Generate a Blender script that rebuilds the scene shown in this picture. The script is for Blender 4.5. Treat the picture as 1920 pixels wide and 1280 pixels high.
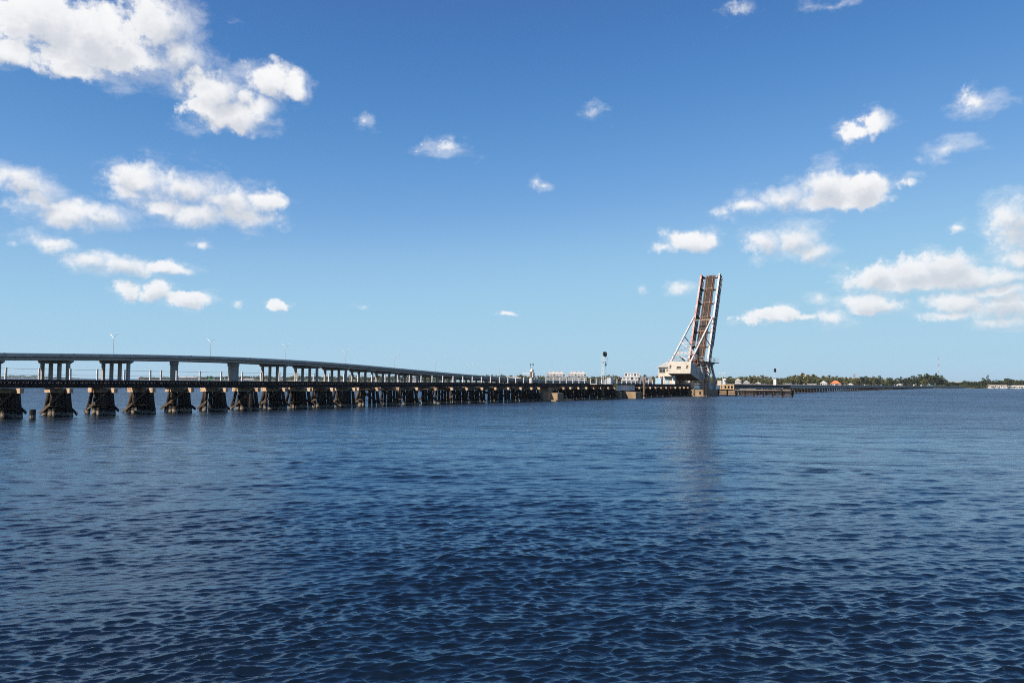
import bpy, math, random
import numpy as np
from mathutils import Vector, Matrix

random.seed(7)
rng = np.random.default_rng(7)
for o in list(bpy.data.objects):
    bpy.data.objects.remove(o)
sc = bpy.context.scene
COL = sc.collection

# ------------------------------------------------------------------ camera
EYE = 3.7
cam_data = bpy.data.cameras.new('camera')
cam_data.sensor_width = 36.0
cam_data.lens = 28.0
cam_data.clip_start = 0.1
cam_data.clip_end = 40000
cam = bpy.data.objects.new('camera', cam_data)
COL.objects.link(cam)
PITCH = math.atan(75.7 / 1493.3)
ROLL = 0.0093
fwd = Vector((0, math.cos(PITCH), math.sin(PITCH)))
up0 = Vector((0, -math.sin(PITCH), math.cos(PITCH)))
rt0 = Vector((1, 0, 0))
rt = rt0 * math.cos(ROLL) + up0 * math.sin(ROLL)
up = up0 * math.cos(ROLL) - rt0 * math.sin(ROLL)
M = Matrix((rt, up, -fwd)).transposed().to_4x4()
M.translation = Vector((0, 0, EYE))
cam.matrix_world = M
sc.camera = cam

# ------------------------------------------------------------------ sun, sky, exposure
SUN_AZ = math.atan2(-0.820, -0.572)        # direction towards the sun, clockwise from +Y
SUN_EL = math.radians(41)
sun_dir = Vector((math.sin(SUN_AZ) * math.cos(SUN_EL), math.cos(SUN_AZ) * math.cos(SUN_EL), math.sin(SUN_EL)))
sun_data = bpy.data.lights.new('sun', 'SUN')
sun_data.energy = 5.0
sun_data.angle = math.radians(0.53)
sun_data.color = (1.0, 0.90, 0.76)
sun = bpy.data.objects.new('sun', sun_data)
COL.objects.link(sun)
sun.rotation_euler = sun_dir.to_track_quat('Z', 'Y').to_euler()
sun.location = (-60, -30, 60)

sc.view_settings.view_transform = 'Standard'
sc.view_settings.look = 'None'
sc.view_settings.gamma = 1.0
sc.view_settings.use_curve_mapping = False
sc.view_settings.exposure = 0.55
sc.cycles.filter_width = 1.0
sc.cycles.max_bounces = 6
sc.cycles.glossy_bounces = 4
sc.cycles.transmission_bounces = 3
sc.cycles.use_denoising = False
sc.cycles.caustics_reflective = False
sc.cycles.caustics_refractive = False
sc.cycles.sample_clamp_indirect = 6.0

SKY_REF = 0.15
SKY_STRENGTH = SKY_REF / 2 ** 0.55        # about 0.10
# clouds: azimuth, elevation, half width, half height (radians), thinness
CLOUDS = [(-0.5549,0.3749,0.0615,0.0427,0),(-0.498,0.3683,0.0711,0.0418,0),(-0.5281,0.3358,0.0578,0.0169,0),(-0.4274,0.3946,0.0551,0.0451,0),(-0.4091,0.3617,0.0499,0.033,0),(-0.454,0.3518,0.0624,0.0218,0),(-0.3671,0.3335,0.0453,0.0274,0),(-0.3514,0.308,0.0457,0.0245,0),(-0.3067,0.3495,0.0408,0.0243,0),(-0.2753,0.3469,0.0229,0.0199,0),(-0.3274,0.3178,0.037,0.0188,0),(-0.3814,0.3143,0.0285,0.015,0),(-0.3419,0.2913,0.0133,0.0095,0),(-0.5827,0.3352,0.0291,0.0204,0),
(-0.5586,0.2103,0.0287,0.0143,0),(-0.5431,0.1899,0.018,0.0157,0),(-0.5174,0.1775,0.0407,0.0148,0),(-0.4799,0.1815,0.0226,0.0134,0),(-0.4442,0.2218,0.0325,0.0193,0),(-0.4018,0.2191,0.0557,0.0226,0),(-0.3486,0.2057,0.0535,0.022,0),(-0.3093,0.2113,0.026,0.0143,0),(-0.3749,0.1913,0.0416,0.0146,0),(-0.421,0.1956,0.0343,0.0107,0),(-0.4547,0.2053,0.0249,0.0088,0),
(-0.5315,0.1445,0.0275,0.0091,0),(-0.4925,0.1299,0.0254,0.0117,0),(-0.4577,0.1278,0.033,0.0131,0),(-0.4134,0.1284,0.0286,0.0079,0),(-0.371,0.1584,0.013,0.0099,0.25),(-0.4514,0.1,0.0137,0.012,0),(-0.4227,0.101,0.0169,0.011,0),(-0.3866,0.0918,0.0244,0.0099,0),(-0.2867,0.0909,0.0124,0.007,0),
(-0.1841,0.3151,0.0119,0.0134,0.3),(-0.0835,0.2868,0.0406,0.0151,0.35),(0.1004,0.3303,0.0215,0.0123,0.28),(0.0388,0.2426,0.0189,0.0077,0.1),(0.2828,0.4364,0.0282,0.0132,0.3),(0.3867,0.4263,0.0348,0.0075,0.35),
(0.3996,0.2896,0.0183,0.0163,0.15),(0.4339,0.2956,0.0233,0.0171,0.12),(0.5328,0.3004,0.0356,0.0173,0.2),(0.5037,0.2574,0.0382,0.0129,0.2),(0.2878,0.2117,0.032,0.0088,0),(0.3309,0.2216,0.0359,0.016,0),(0.3786,0.2292,0.0346,0.0216,0),(0.416,0.2261,0.028,0.0213,0),(0.3842,0.213,0.0568,0.0109,0),(0.4632,0.2276,0.0172,0.0087,0.25),
(0.1856,0.1681,0.0182,0.0084,0.05),(0.218,0.1738,0.0351,0.0141,0),(0.2404,0.1744,0.014,0.0115,0),(0.3122,0.1685,0.0255,0.0176,0),(0.3425,0.1702,0.0273,0.0192,0),(0.3602,0.1556,0.0234,0.0124,0),(0.51,0.1699,0.0153,0.0086,0.3),(0.5601,0.1751,0.0276,0.0245,0),(0.5667,0.138,0.0152,0.0123,0),
(0.4288,0.1229,0.0302,0.0157,0),(0.4617,0.1244,0.0433,0.0179,0),(0.4989,0.1282,0.0367,0.021,0),(0.5443,0.1169,0.0404,0.0103,0),(0.3685,0.103,0.0151,0.0081,0.1),(0.4228,0.0952,0.0276,0.0116,0),(0.3086,0.0798,0.0373,0.0096,0.05),(0.3298,0.0826,0.0144,0.0101,0),(0.377,0.0785,0.031,0.0106,0.05),
(0.5087,0.0926,0.0312,0.0123,0),(0.5387,0.0816,0.0406,0.0103,0.05),(0.5435,0.07,0.0309,0.0086,0.1),(0.2083,0.1163,0.0192,0.0104,0.05),(0.1628,0.1168,0.0157,0.0079,0.3),(-0.1864,0.0908,0.0104,0.0059,0.3),(-0.007,0.0841,0.0269,0.0053,0.35),(-0.3305,0.0861,0.0133,0.0076,0.35),
(0.5142,0.1186,0.0663,0.0139,0),(0.556,0.0866,0.0516,0.017,0),(0.5673,0.1688,0.0292,0.0305,0),(0.5441,0.1026,0.0432,0.0091,0),(0.4616,0.1124,0.05,0.0084,0),(0.4284,0.0914,0.0339,0.0091,0),(0.5033,0.0782,0.0452,0.0082,0.1),(0.3477,0.0785,0.0637,0.0075,0.12),(0.5629,0.0705,0.0375,0.0091,0.05),(-0.5073,0.1827,0.0586,0.0115,0),(-0.5485,0.2033,0.0301,0.0134,0),(-0.3392,0.1923,0.0489,0.0136,0),(0.5303,0.3035,0.0299,0.0087,0.1),(0.414,0.291,0.0337,0.0115,0.12)]
# the same kind of scattered cumulus goes on all round, outside the view
_r = random.Random(3)
for _k in range(26):
    _a = _r.uniform(0.8, 2 * math.pi - 0.8)
    if _a > math.pi:
        _a -= 2 * math.pi
    _e = _r.uniform(0.08, 0.75)
    _w = _r.uniform(0.03, 0.09)
    CLOUDS.append((_a, _e, _w, _w * _r.uniform(0.4, 0.7), _r.choice([0, 0, 0.15])))

world = bpy.data.worlds.new('World')
sc.world = world
world.use_nodes = True


def build_sky():
    nt = world.node_tree
    nt.nodes.clear()
    N, L = nt.nodes, nt.links

    def node(t, **kw):
        n = N.new(t)
        for k, v in kw.items():
            setattr(n, k, v)
        return n

    def math_(op, a, b=None, c=None, clamp=False):
        n = node('ShaderNodeMath', operation=op, use_clamp=clamp)
        for i, v in enumerate((a, b, c)):
            if v is None:
                continue
            if isinstance(v, (int, float)):
                n.inputs[i].default_value = v
            else:
                L.new(v, n.inputs[i])
        return n.outputs[0]

    def vmath(op, a, b=None, c=None):
        n = node('ShaderNodeVectorMath', operation=op)
        for i, v in enumerate((a, b, c)):
            if v is None:
                continue
            if isinstance(v, (tuple, Vector)):
                n.inputs[i].default_value = v
            else:
                L.new(v, n.inputs[i])
        return n

    def mrange(v, a, b, c=0.0, d=1.0, smooth=True):
        n = node('ShaderNodeMapRange', interpolation_type='SMOOTHSTEP' if smooth else 'LINEAR')
        L.new(v, n.inputs[0])
        for i, x in enumerate((a, b, c, d)):
            n.inputs[i + 1].default_value = x
        return n.outputs[0]

    sky = node('ShaderNodeTexSky', sky_type='NISHITA')
    sky.sun_disc = False
    sky.sun_elevation = SUN_EL
    sky.sun_rotation = SUN_AZ % (2 * math.pi)
    sky.altitude = 0
    sky.air_density = SKY_AIR
    sky.dust_density = SKY_DUST
    sky.ozone_density = SKY_OZONE
    # the film's response to the sky: one tone curve per channel, the same in every direction
    pre = vmath('SCALE', sky.outputs[0])
    pre.inputs['Scale'].default_value = SKY_REF
    crv = node('ShaderNodeRGBCurve')
    L.new(pre.outputs[0], crv.inputs['Color'])

    def lin(c):
        c /= 255.0
        return c / 12.92 if c < 0.04045 else ((c + 0.055) / 1.055) ** 2.4
    for ch, pts in enumerate(SKY_CURVES):
        cv = crv.mapping.curves[ch]
        xy = [(lin(a_), lin(b_)) for a_, b_ in pts]
        cv.points[0].location = xy[0]
        cv.points[1].location = xy[-1]
        for q in xy[1:-1]:
            cv.points.new(*q)
    crv.mapping.extend = 'HORIZONTAL'
    crv.mapping.update()
    hs = vmath('SCALE', crv.outputs[0])
    hs.inputs['Scale'].default_value = 1.0 / SKY_REF

    tc = node('ShaderNodeTexCoord')
    dirv = vmath('NORMALIZE', tc.outputs['Generated']).outputs[0]
    sep = node('ShaderNodeSeparateXYZ')
    L.new(dirv, sep.inputs[0])
    az = math_('ARCTAN2', sep.outputs[0], sep.outputs[1])
    el = math_('ARCSINE', sep.outputs[2])
    comb = node('ShaderNodeCombineXYZ')
    L.new(az, comb.inputs[0])
    L.new(el, comb.inputs[1])
    base = comb.outputs[0]
    # billows: warp the outline with two scales of noise
    warp = node('ShaderNodeTexNoise', noise_dimensions='3D')
    warp.inputs['Scale'].default_value = 26
    warp.inputs['Detail'].default_value = 7
    warp.inputs['Roughness'].default_value = 0.58
    L.new(dirv, warp.inputs['Vector'])
    dist_k = mrange(el, 0.05, 0.36, 0.40, 1.0, smooth=False)
    wraw = vmath('MULTIPLY_ADD', warp.outputs['Color'], (0.078, 0.050, 0.0), (-0.039, -0.025, 0.0)).outputs[0]
    wsc = vmath('SCALE', wraw)
    L.new(dist_k, wsc.inputs['Scale'])
    woff = wsc.outputs[0]

    def shape(p):
        acc = None
        for (a, e, ra, re_, thin) in CLOUDS:
            if thin:
                ra, re_ = ra * 1.3, re_ * 1.3
            elif e > 0.30:
                ra, re_ = ra * 0.95, re_ * 0.93
            elif e < 0.26:
                ra, re_ = ra * 1.10, re_ * 1.10
            q = vmath('MULTIPLY_ADD', p, (1 / ra, 1 / re_, 0), (-a / ra, -e / re_, 0)).outputs[0]
            ln = vmath('LENGTH', q).outputs['Value']
            if thin:
                ln = math_('ADD', ln, thin + 0.27)
            acc = ln if acc is None else math_('MINIMUM', acc, ln)
        return acc

    def fbm(vec, scale, detail, rough):
        n = node('ShaderNodeTexNoise', noise_dimensions='3D')
        n.inputs['Scale'].default_value = scale
        n.inputs['Detail'].default_value = detail
        n.inputs['Roughness'].default_value = rough
        L.new(vec, n.inputs['Vector'])
        return n.outputs['Fac']

    p1 = vmath('ADD', base, woff).outputs[0]
    d1 = shape(p1)
    fmix = node('ShaderNodeMix', data_type='FLOAT')
    L.new(dist_k, fmix.inputs[0])
    L.new(fbm(dirv, 135, 6, 0.62), fmix.inputs[2])
    L.new(fbm(dirv, 52, 8, 0.62), fmix.inputs[3])
    fine = fmix.outputs[0]
    dens = math_('SUBTRACT', 1.10, d1)
    dens = math_('MULTIPLY_ADD', math_('SUBTRACT', fine, 0.5), 1.75, dens)
    soft = fbm(dirv, 9.0, 2, 0.5)
    hi = math_('MULTIPLY', mrange(soft, 0.36, 0.62, 0.48, 1.4, smooth=False), mrange(dist_k, 0.4, 1.0, 0.75, 1.0, smooth=False))
    alpha = math_('DIVIDE', math_('ADD', dens, 0.04), hi, clamp=True)
    alpha = math_('MULTIPLY', math_('MULTIPLY', alpha, alpha), math_('MULTIPLY_ADD', alpha, -2.0, 3.0))
    # thin shreds that trail off round the clouds
    str_ = vmath('MULTIPLY', dirv, (0.6, 0.6, 1.3)).outputs[0]
    shred = math_('MULTIPLY_ADD', math_('SUBTRACT', fbm(str_, 34, 7, 0.66), 0.5), 3.4, math_('SUBTRACT', 1.55, d1))
    alpha = math_('MAXIMUM', alpha, mrange(shred, 0.15, 1.5, 0.0, 0.42))
    alpha = math_('MULTIPLY', alpha, mrange(el, 0.015, 0.06))
    # light: compare with the density a little way towards the sun (up and left)
    lofs = vmath('SCALE', (-0.010, 0.019, 0.0))
    L.new(dist_k, lofs.inputs['Scale'])
    p2 = vmath('ADD', p1, lofs.outputs[0]).outputs[0]
    d2 = shape(p2)
    dir2 = vmath('ADD', dirv, (-0.006, 0.0, 0.010)).outputs[0]
    fine2 = fbm(dir2, 60, 4, 0.6)
    dens2 = math_('MULTIPLY_ADD', math_('SUBTRACT', fine2, 0.5), 0.9, math_('SUBTRACT', 1.02, d2))
    shade = mrange(dens2, -0.30, 1.0, 1.0, 0.0)
    colr = node('ShaderNodeValToRGB')
    colr.color_ramp.elements[0].color = (0.66, 0.69, 0.745, 1)
    colr.color_ramp.elements[1].color = (0.97, 0.97, 0.975, 1)
    e2 = colr.color_ramp.elements.new(0.45)
    e2.color = (0.87, 0.88, 0.905, 1)
    L.new(shade, colr.inputs[0])
    ccol = vmath('SCALE', colr.outputs[0])
    ccol.inputs['Scale'].default_value = 1.0 / SKY_REF
    # air between us and low clouds: they take on sky colour near the horizon
    amix = math_('MULTIPLY', alpha, mrange(el, 0.03, 0.25, 0.84, 0.99, smooth=False))
    mix = node('ShaderNodeMix', data_type='RGBA')
    L.new(amix, mix.inputs[0])
    L.new(hs.outputs[0], mix.inputs[6])
    L.new(ccol.outputs[0], mix.inputs[7])
    bg = node('ShaderNodeBackground')
    bg.inputs['Strength'].default_value = SKY_STRENGTH
    L.new(mix.outputs[2], bg.inputs['Color'])
    out = node('ShaderNodeOutputWorld')
    L.new(bg.outputs[0], out.inputs['Surface'])
    world.cycles.sampling_method = 'MANUAL'
    world.cycles.sample_map_resolution = 512


SKY_AIR, SKY_DUST, SKY_OZONE = 0.6, 0.0, 6.0
SKY_CURVES = [[(0, 0), (77, 68), (87, 79), (107, 112), (136, 150), (182, 167), (219, 172), (255, 178)],
              [(0, 0), (110, 116), (124, 136), (150, 166), (185, 198), (229, 208), (251, 210), (255, 211)],
              [(0, 0), (163, 182), (180, 199), (210, 220), (243, 232), (255, 233)]]
build_sky()

# ================================================================== helpers
THETA = math.radians(31.1005)
RO = Vector((-47.1684, 71.7944, 0))
RD = Vector((math.sin(THETA), math.cos(THETA), 0))      # along the track, away from us
RP = Vector((math.cos(THETA), -math.sin(THETA), 0))     # across the track, towards us
WM = {}


def rail(t, s, z=0.0):
    v = RO + RD * t + RP * s
    return Vector((v.x, v.y, z))


def new_obj(name, data, parent=None, loc=(0, 0, 0), rz=0.0):
    o = bpy.data.objects.new(name, data)
    COL.objects.link(o)
    o.location = loc
    o.rotation_euler = (0, 0, rz)
    if parent is not None:
        o.parent = parent
    m = Matrix.Translation(Vector(loc)) @ Matrix.Rotation(rz, 4, 'Z')
    WM[o.name] = (WM[parent.name] @ m) if parent is not None else m
    return o


def tag(o, label=None, cat=None, group=None, kind=None):
    if label:
        o['label'] = label
    if cat:
        o['category'] = cat
    if group:
        o['group'] = group
    if kind:
        o['kind'] = kind
    return o


def thing(name, label, cat, loc=(0, 0, 0), rz=0.0, group=None):
    return tag(new_obj(name, None, None, loc, rz), label, cat, group)


class MB:
    def __init__(self):
        self.v = []
        self.f = []

    def add(self, vs, fs):
        b = len(self.v)
        self.v.extend([tuple(x) for x in vs])
        self.f.extend([tuple(i + b for i in f) for f in fs])
        return self

    def box(self, x0, x1, y0, y1, z0, z1):
        vs = [(x, y, z) for z in (z0, z1) for y in (y0, y1) for x in (x0, x1)]
        return self.add(vs, [(0, 2, 3, 1), (4, 5, 7, 6), (0, 1, 5, 4), (2, 6, 7, 3), (0, 4, 6, 2), (1, 3, 7, 5)])

    def bar(self, a, b, w, h, upv=(0, 0, 1)):
        a, b = Vector(a), Vector(b)
        d = (b - a).normalized()
        u = Vector(upv)
        s = d.cross(u)
        if s.length < 1e-4:
            s = d.cross(Vector((1, 0, 0)))
        s.normalize()
        u = s.cross(d).normalized()
        vs = []
        for p in (a, b):
            for i, j in ((-1, -1), (1, -1), (1, 1), (-1, 1)):
                vs.append(p + s * (w / 2 * i) + u * (h / 2 * j))
        return self.add(vs, [(0, 1, 2, 3), (7, 6, 5, 4), (0, 4, 5, 1), (1, 5, 6, 2), (2, 6, 7, 3), (3, 7, 4, 0)])

    def tube(self, a, b, r0, r1=None, n=8, wob=0.0):
        r1 = r0 if r1 is None else r1
        a, b = Vector(a), Vector(b)
        d = (b - a).normalized()
        s = d.cross(Vector((0, 0, 1)))
        if s.length < 1e-3:
            s = d.cross(Vector((1, 0, 0)))
        s.normalize()
        u = s.cross(d)
        vs = []
        for p, r in ((a, r0), (b, r1)):
            for k in range(n):
                q = 2 * math.pi * k / n
                rr = r * (1 + random.uniform(-wob, wob))
                vs.append(p + s * (math.cos(q) * rr) + u * (math.sin(q) * rr))
        fs = [(k, (k + 1) % n, n + (k + 1) % n, n + k) for k in range(n)]
        fs += [tuple(reversed(range(n))), tuple(range(n, 2 * n))]
        return self.add(vs, fs)

    def prism(self, pts, axis, a0, a1):
        """pts: 2D polygon; axis 'x': pts are (y,z); 'y': (x,z); 'z': (x,y)"""
        n = len(pts)

        def mk(p, a):
            return {'x': (a, p[0], p[1]), 'y': (p[0], a, p[1]), 'z': (p[0], p[1], a)}[axis]
        vs = [mk(p, a0) for p in pts] + [mk(p, a1) for p in pts]
        fs = [(k, (k + 1) % n, n + (k + 1) % n, n + k) for k in range(n)]
        fs += [tuple(reversed(range(n))), tuple(range(n, 2 * n))]
        return self.add(vs, fs)

    def sphere(self, c, rx, ry, rz, n=10, m=6):
        vs = [(c[0], c[1], c[2] - rz)]
        for i in range(1, m):
            ph = -math.pi / 2 + math.pi * i / m
            for k in range(n):
                q = 2 * math.pi * k / n
                vs.append((c[0] + rx * math.cos(ph) * math.cos(q), c[1] + ry * math.cos(ph) * math.sin(q), c[2] + rz * math.sin(ph)))
        vs.append((c[0], c[1], c[2] + rz))
        fs = []
        for k in range(n):
            fs.append((0, 1 + (k + 1) % n, 1 + k))
            for i in range(m - 2):
                a = 1 + i * n
                fs.append((a + k, a + (k + 1) % n, a + n + (k + 1) % n, a + n + k))
            a = 1 + (m - 2) * n
            fs.append((a + k, a + (k + 1) % n, len(vs) - 1))
        return self.add(vs, fs)

    def mesh(self, name, mat, smooth=False):
        me = bpy.data.meshes.new(name)
        me.from_pydata(self.v, [], self.f)
        import bmesh
        bm = bmesh.new()
        bm.from_mesh(me)
        bmesh.ops.recalc_face_normals(bm, faces=bm.faces)
        bm.to_mesh(me)
        bm.free()
        me.materials.append(mat)
        if smooth:
            me.polygons.foreach_set('use_smooth', [True] * len(me.polygons))
        return me

    def build(self, name, mat, parent=None, world=False, loc=(0, 0, 0), rz=0.0, smooth=False, kind=None):
        if world and parent is not None:
            inv = WM[parent.name].inverted()
            self.v = [tuple(inv @ Vector(v)) for v in self.v]
        o = new_obj(name, self.mesh(name, mat, smooth), parent, loc, rz)
        if kind:
            o['kind'] = kind
        return o


def copy_tree(o, parent=None):
    c = o.copy()
    COL.objects.link(c)
    c.parent = parent
    for ch in list(o.children):
        copy_tree(ch, c)
    return c


# ------------------------------------------------------------------ materials
def srgb(r, g, b):
    def f(c):
        c /= 255.0
        return c / 12.92 if c < 0.04045 else ((c + 0.055) / 1.055) ** 2.4
    return (f(r), f(g), f(b))


def material(name, c1, c2=None, rough=0.8, scale=2.0, detail=6, metal=0.0, bump=0.0, bscale=None, spots=None, stretch=(1, 1, 1), spec=0.3):
    """two-tone noise colour, optional third colour patches, optional bump"""
    m = bpy.data.materials.new(name)
    m.use_nodes = True
    nt = m.node_tree
    N, L = nt.nodes, nt.links
    b = N['Principled BSDF']
    b.inputs['Roughness'].default_value = rough
    b.inputs['Metallic'].default_value = metal
    b.inputs['Specular IOR Level'].default_value = spec
    c2 = c2 or tuple(x * 0.7 for x in c1)
    geo = N.new('ShaderNodeNewGeometry')
    mp = N.new('ShaderNodeVectorMath')
    mp.operation = 'MULTIPLY'
    mp.inputs[1].default_value = stretch
    L.new(geo.outputs['Position'], mp.inputs[0])
    n1 = N.new('ShaderNodeTexNoise')
    n1.inputs['Scale'].default_value = scale
    n1.inputs['Detail'].default_value = detail
    n1.inputs['Roughness'].default_value = 0.65
    L.new(mp.outputs[0], n1.inputs['Vector'])
    rp = N.new('ShaderNodeValToRGB')
    rp.color_ramp.elements[0].position = 0.34
    rp.color_ramp.elements[1].position = 0.66
    rp.color_ramp.elements[0].color = (*c2, 1)
    rp.color_ramp.elements[1].color = (*c1, 1)
    L.new(n1.outputs['Fac'], rp.inputs[0])
    colo = rp.outputs[0]
    if spots:
        sc_, lo, hi, scol = spots
        n2 = N.new('ShaderNodeTexNoise')
        n2.inputs['Scale'].default_value = sc_
        n2.inputs['Detail'].default_value = 7
        n2.inputs['Roughness'].default_value = 0.7
        L.new(mp.outputs[0], n2.inputs['Vector'])
        mr = N.new('ShaderNodeMapRange')
        mr.inputs[1].default_value = lo
        mr.inputs[2].default_value = hi
        L.new(n2.outputs['Fac'], mr.inputs[0])
        mx = N.new('ShaderNodeMix')
        mx.data_type = 'RGBA'
        L.new(mr.outputs[0], mx.inputs[0])
        L.new(colo, mx.inputs[6])
        mx.inputs[7].default_value = (*scol, 1)
        colo = mx.outputs[2]
    L.new(colo, b.inputs['Base Color'])
    if bump:
        n3 = N.new('ShaderNodeTexNoise')
        n3.inputs['Scale'].default_value = bscale or scale * 4
        n3.inputs['Detail'].default_value = 5
        L.new(mp.outputs[0], n3.inputs['Vector'])
        bp = N.new('ShaderNodeBump')
        bp.inputs['Strength'].default_value = 0.6
        bp.inputs['Distance'].default_value = bump
        L.new(n3.outputs['Fac'], bp.inputs['Height'])
        L.new(bp.outputs[0], b.inputs['Normal'])
    return m


def pile_material(name, dry1, dry2, wet, shell):
    """timber pile: weathered wood above, black tarred zone, pale barnacle band at the waterline"""
    m = material(name, dry1, dry2, rough=0.85, scale=3.0, stretch=(3, 3, 0.5), bump=0.02, bscale=10)
    nt = m.node_tree
    N, L = nt.nodes, nt.links
    b = N['Principled BSDF']
    src = b.inputs['Base Color'].links[0].from_socket
    geo = N.new('ShaderNodeNewGeometry')
    sp = N.new('ShaderNodeSeparateXYZ')
    L.new(geo.outputs['Position'], sp.inputs[0])
    nz = N.new('ShaderNodeTexNoise')
    nz.inputs['Scale'].default_value = 2.2
    nz.inputs['Detail'].default_value = 4
    L.new(geo.outputs['Position'], nz.inputs['Vector'])
    h = N.new('ShaderNodeMath')
    h.operation = 'MULTIPLY_ADD'
    L.new(nz.outputs['Fac'], h.inputs[0])
    h.inputs[1].default_value = -0.7
    L.new(sp.outputs[2], h.inputs[2])

    def step(a, c, lo, hi):
        r = N.new('ShaderNodeMapRange')
        r.inputs[1].default_value = lo
        r.inputs[2].default_value = hi
        L.new(h.outputs[0], r.inputs[0])
        mx = N.new('ShaderNodeMix')
        mx.data_type = 'RGBA'
        L.new(r.outputs[0], mx.inputs[0])
        for s_, v in ((6, a), (7, c)):
            if isinstance(v, tuple):
                mx.inputs[s_].default_value = (*v, 1)
            else:
                L.new(v, mx.inputs[s_])
        return mx.outputs[2]
    up_ = step(wet, src, 0.42, 0.52)
    mid = step(shell, up_, -0.02, 0.08)
    low = step(wet, mid, -0.32, -0.24)
    L.new(low, b.inputs['Base Color'])
    return m


MAT = {}
MAT['pile'] = pile_material('pile_timber', (0.044, 0.031, 0.025), (0.013, 0.010, 0.009), (0.014, 0.012, 0.011), (0.17, 0.14, 0.105))
MAT['pile_grey'] = pile_material('pile_bleached', (0.13, 0.098, 0.075), (0.045, 0.034, 0.028), (0.018, 0.015, 0.013), (0.22, 0.18, 0.14))
MAT['pile_pale'] = pile_material('pile_weathered', (0.24, 0.16, 0.10), (0.09, 0.060, 0.042), (0.03, 0.022, 0.018), (0.34, 0.28, 0.21))
MAT['deck'] = material('creosoted_timber', (0.030, 0.021, 0.018), (0.013, 0.010, 0.010), rough=0.85, scale=1.6, spots=(0.9, 0.62, 0.72, (0.07, 0.028, 0.018)), bump=0.02)
MAT['brace'] = material('weathered_plank', (0.13, 0.088, 0.058), (0.030, 0.021, 0.016), rough=0.85, scale=1.6, stretch=(1, 1, 1), bump=0.02)
MAT['cap'] = material('cap_timber', (0.60, 0.44, 0.29), (0.40, 0.26, 0.16), rough=0.9, scale=2.2, spots=(0.9, 0.52, 0.62, (0.20, 0.075, 0.035)), bump=0.015)
MAT['concrete'] = material('old_concrete', (0.37, 0.27, 0.175), (0.20, 0.135, 0.085), rough=0.9, scale=0.7, spots=(0.35, 0.55, 0.7, (0.15, 0.09, 0.05)), bump=0.03)
MAT['hwy'] = material('bridge_concrete', (0.50, 0.43, 0.365), (0.39, 0.335, 0.285), rough=0.9, scale=0.25, stretch=(1, 1, 2.5), spots=(0.12, 0.6, 0.8, (0.20, 0.19, 0.18)))
MAT['hwy_pale'] = material('barrier_concrete', (0.60, 0.53, 0.46), (0.40, 0.35, 0.305), rough=0.9, scale=0.35, stretch=(1, 1, 0.4))
MAT['hwy_warm'] = material('column_concrete', (0.43, 0.385, 0.335), (0.33, 0.30, 0.265), rough=0.9, scale=0.3)
MAT['white'] = material('white_paint', (0.66, 0.65, 0.635), (0.54, 0.53, 0.515), rough=0.6, scale=0.8)
MAT['post'] = material('post_paint', (0.64, 0.62, 0.60), (0.46, 0.435, 0.41), rough=0.6, scale=1.6, spots=(1.4, 0.64, 0.75, (0.30, 0.16, 0.10)))
MAT['steel_white'] = material('chalky_white_steel', (0.58, 0.565, 0.55), (0.38, 0.365, 0.36), rough=0.7, scale=0.9, spots=(0.8, 0.54, 0.63, (0.30, 0.13, 0.085)))
MAT['steel_red'] = material('red_patched_steel', (0.54, 0.50, 0.48), (0.36, 0.13, 0.10), rough=0.65, scale=0.55, spots=(0.6, 0.50, 0.6, (0.42, 0.13, 0.10)))
MAT['steel_grey'] = material('grey_steel', (0.54, 0.475, 0.425), (0.40, 0.35, 0.31), rough=0.6, scale=0.5, spots=(0.4, 0.6, 0.75, (0.16, 0.11, 0.09)))
MAT['steel_pale'] = material('pale_grey_steel', (0.72, 0.68, 0.65), (0.60, 0.56, 0.53), rough=0.6, scale=0.5, spots=(0.4, 0.62, 0.75, (0.30, 0.24, 0.2)))
MAT['steel_dark'] = material('dark_steel', (0.085, 0.08, 0.085), (0.045, 0.043, 0.045), rough=0.65, scale=0.6, spots=(0.7, 0.6, 0.7, (0.16, 0.07, 0.04)))
MAT['rust'] = material('rusty_steel', (0.17, 0.080, 0.050), (0.085, 0.042, 0.028), rough=0.85, scale=1.0)
MAT['rail_rust'] = material('rail_rust', (0.34, 0.195, 0.125), (0.22, 0.11, 0.068), rough=0.7, scale=1.0)
MAT['tie_leaf'] = material('leaf_ties', (0.085, 0.046, 0.030), (0.036, 0.021, 0.015), rough=0.9, scale=1.4)
MAT['walk_leaf'] = material('leaf_walk', (0.066, 0.044, 0.032), (0.038, 0.026, 0.019), rough=0.9, scale=0.8)
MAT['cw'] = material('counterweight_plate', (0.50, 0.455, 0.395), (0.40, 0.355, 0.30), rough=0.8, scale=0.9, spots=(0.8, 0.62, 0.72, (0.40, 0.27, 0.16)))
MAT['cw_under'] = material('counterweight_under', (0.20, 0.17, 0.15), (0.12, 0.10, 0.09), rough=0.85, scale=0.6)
MAT['black'] = material('black_paint', (0.012, 0.012, 0.014), (0.02, 0.02, 0.022), rough=0.5)
MAT['glass'] = material('dark_glass', (0.03, 0.035, 0.04), (0.02, 0.022, 0.025), rough=0.15, spec=0.5)
MAT['alu'] = material('galvanised', (0.55, 0.56, 0.57), (0.45, 0.46, 0.47), rough=0.45, metal=0.3)
MAT['yellow'] = material('yellow_sign', (0.80, 0.56, 0.05), (0.72, 0.48, 0.05), rough=0.5)
MAT['green'] = material('green_board', (0.02, 0.30, 0.12), (0.02, 0.25, 0.10), rough=0.5)
MAT['red'] = material('red_board', (0.55, 0.04, 0.03), (0.45, 0.03, 0.03), rough=0.5)
MAT['tan_wall'] = material('tan_siding', (0.62, 0.52, 0.41), (0.52, 0.43, 0.34), rough=0.85, scale=0.8)
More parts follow.
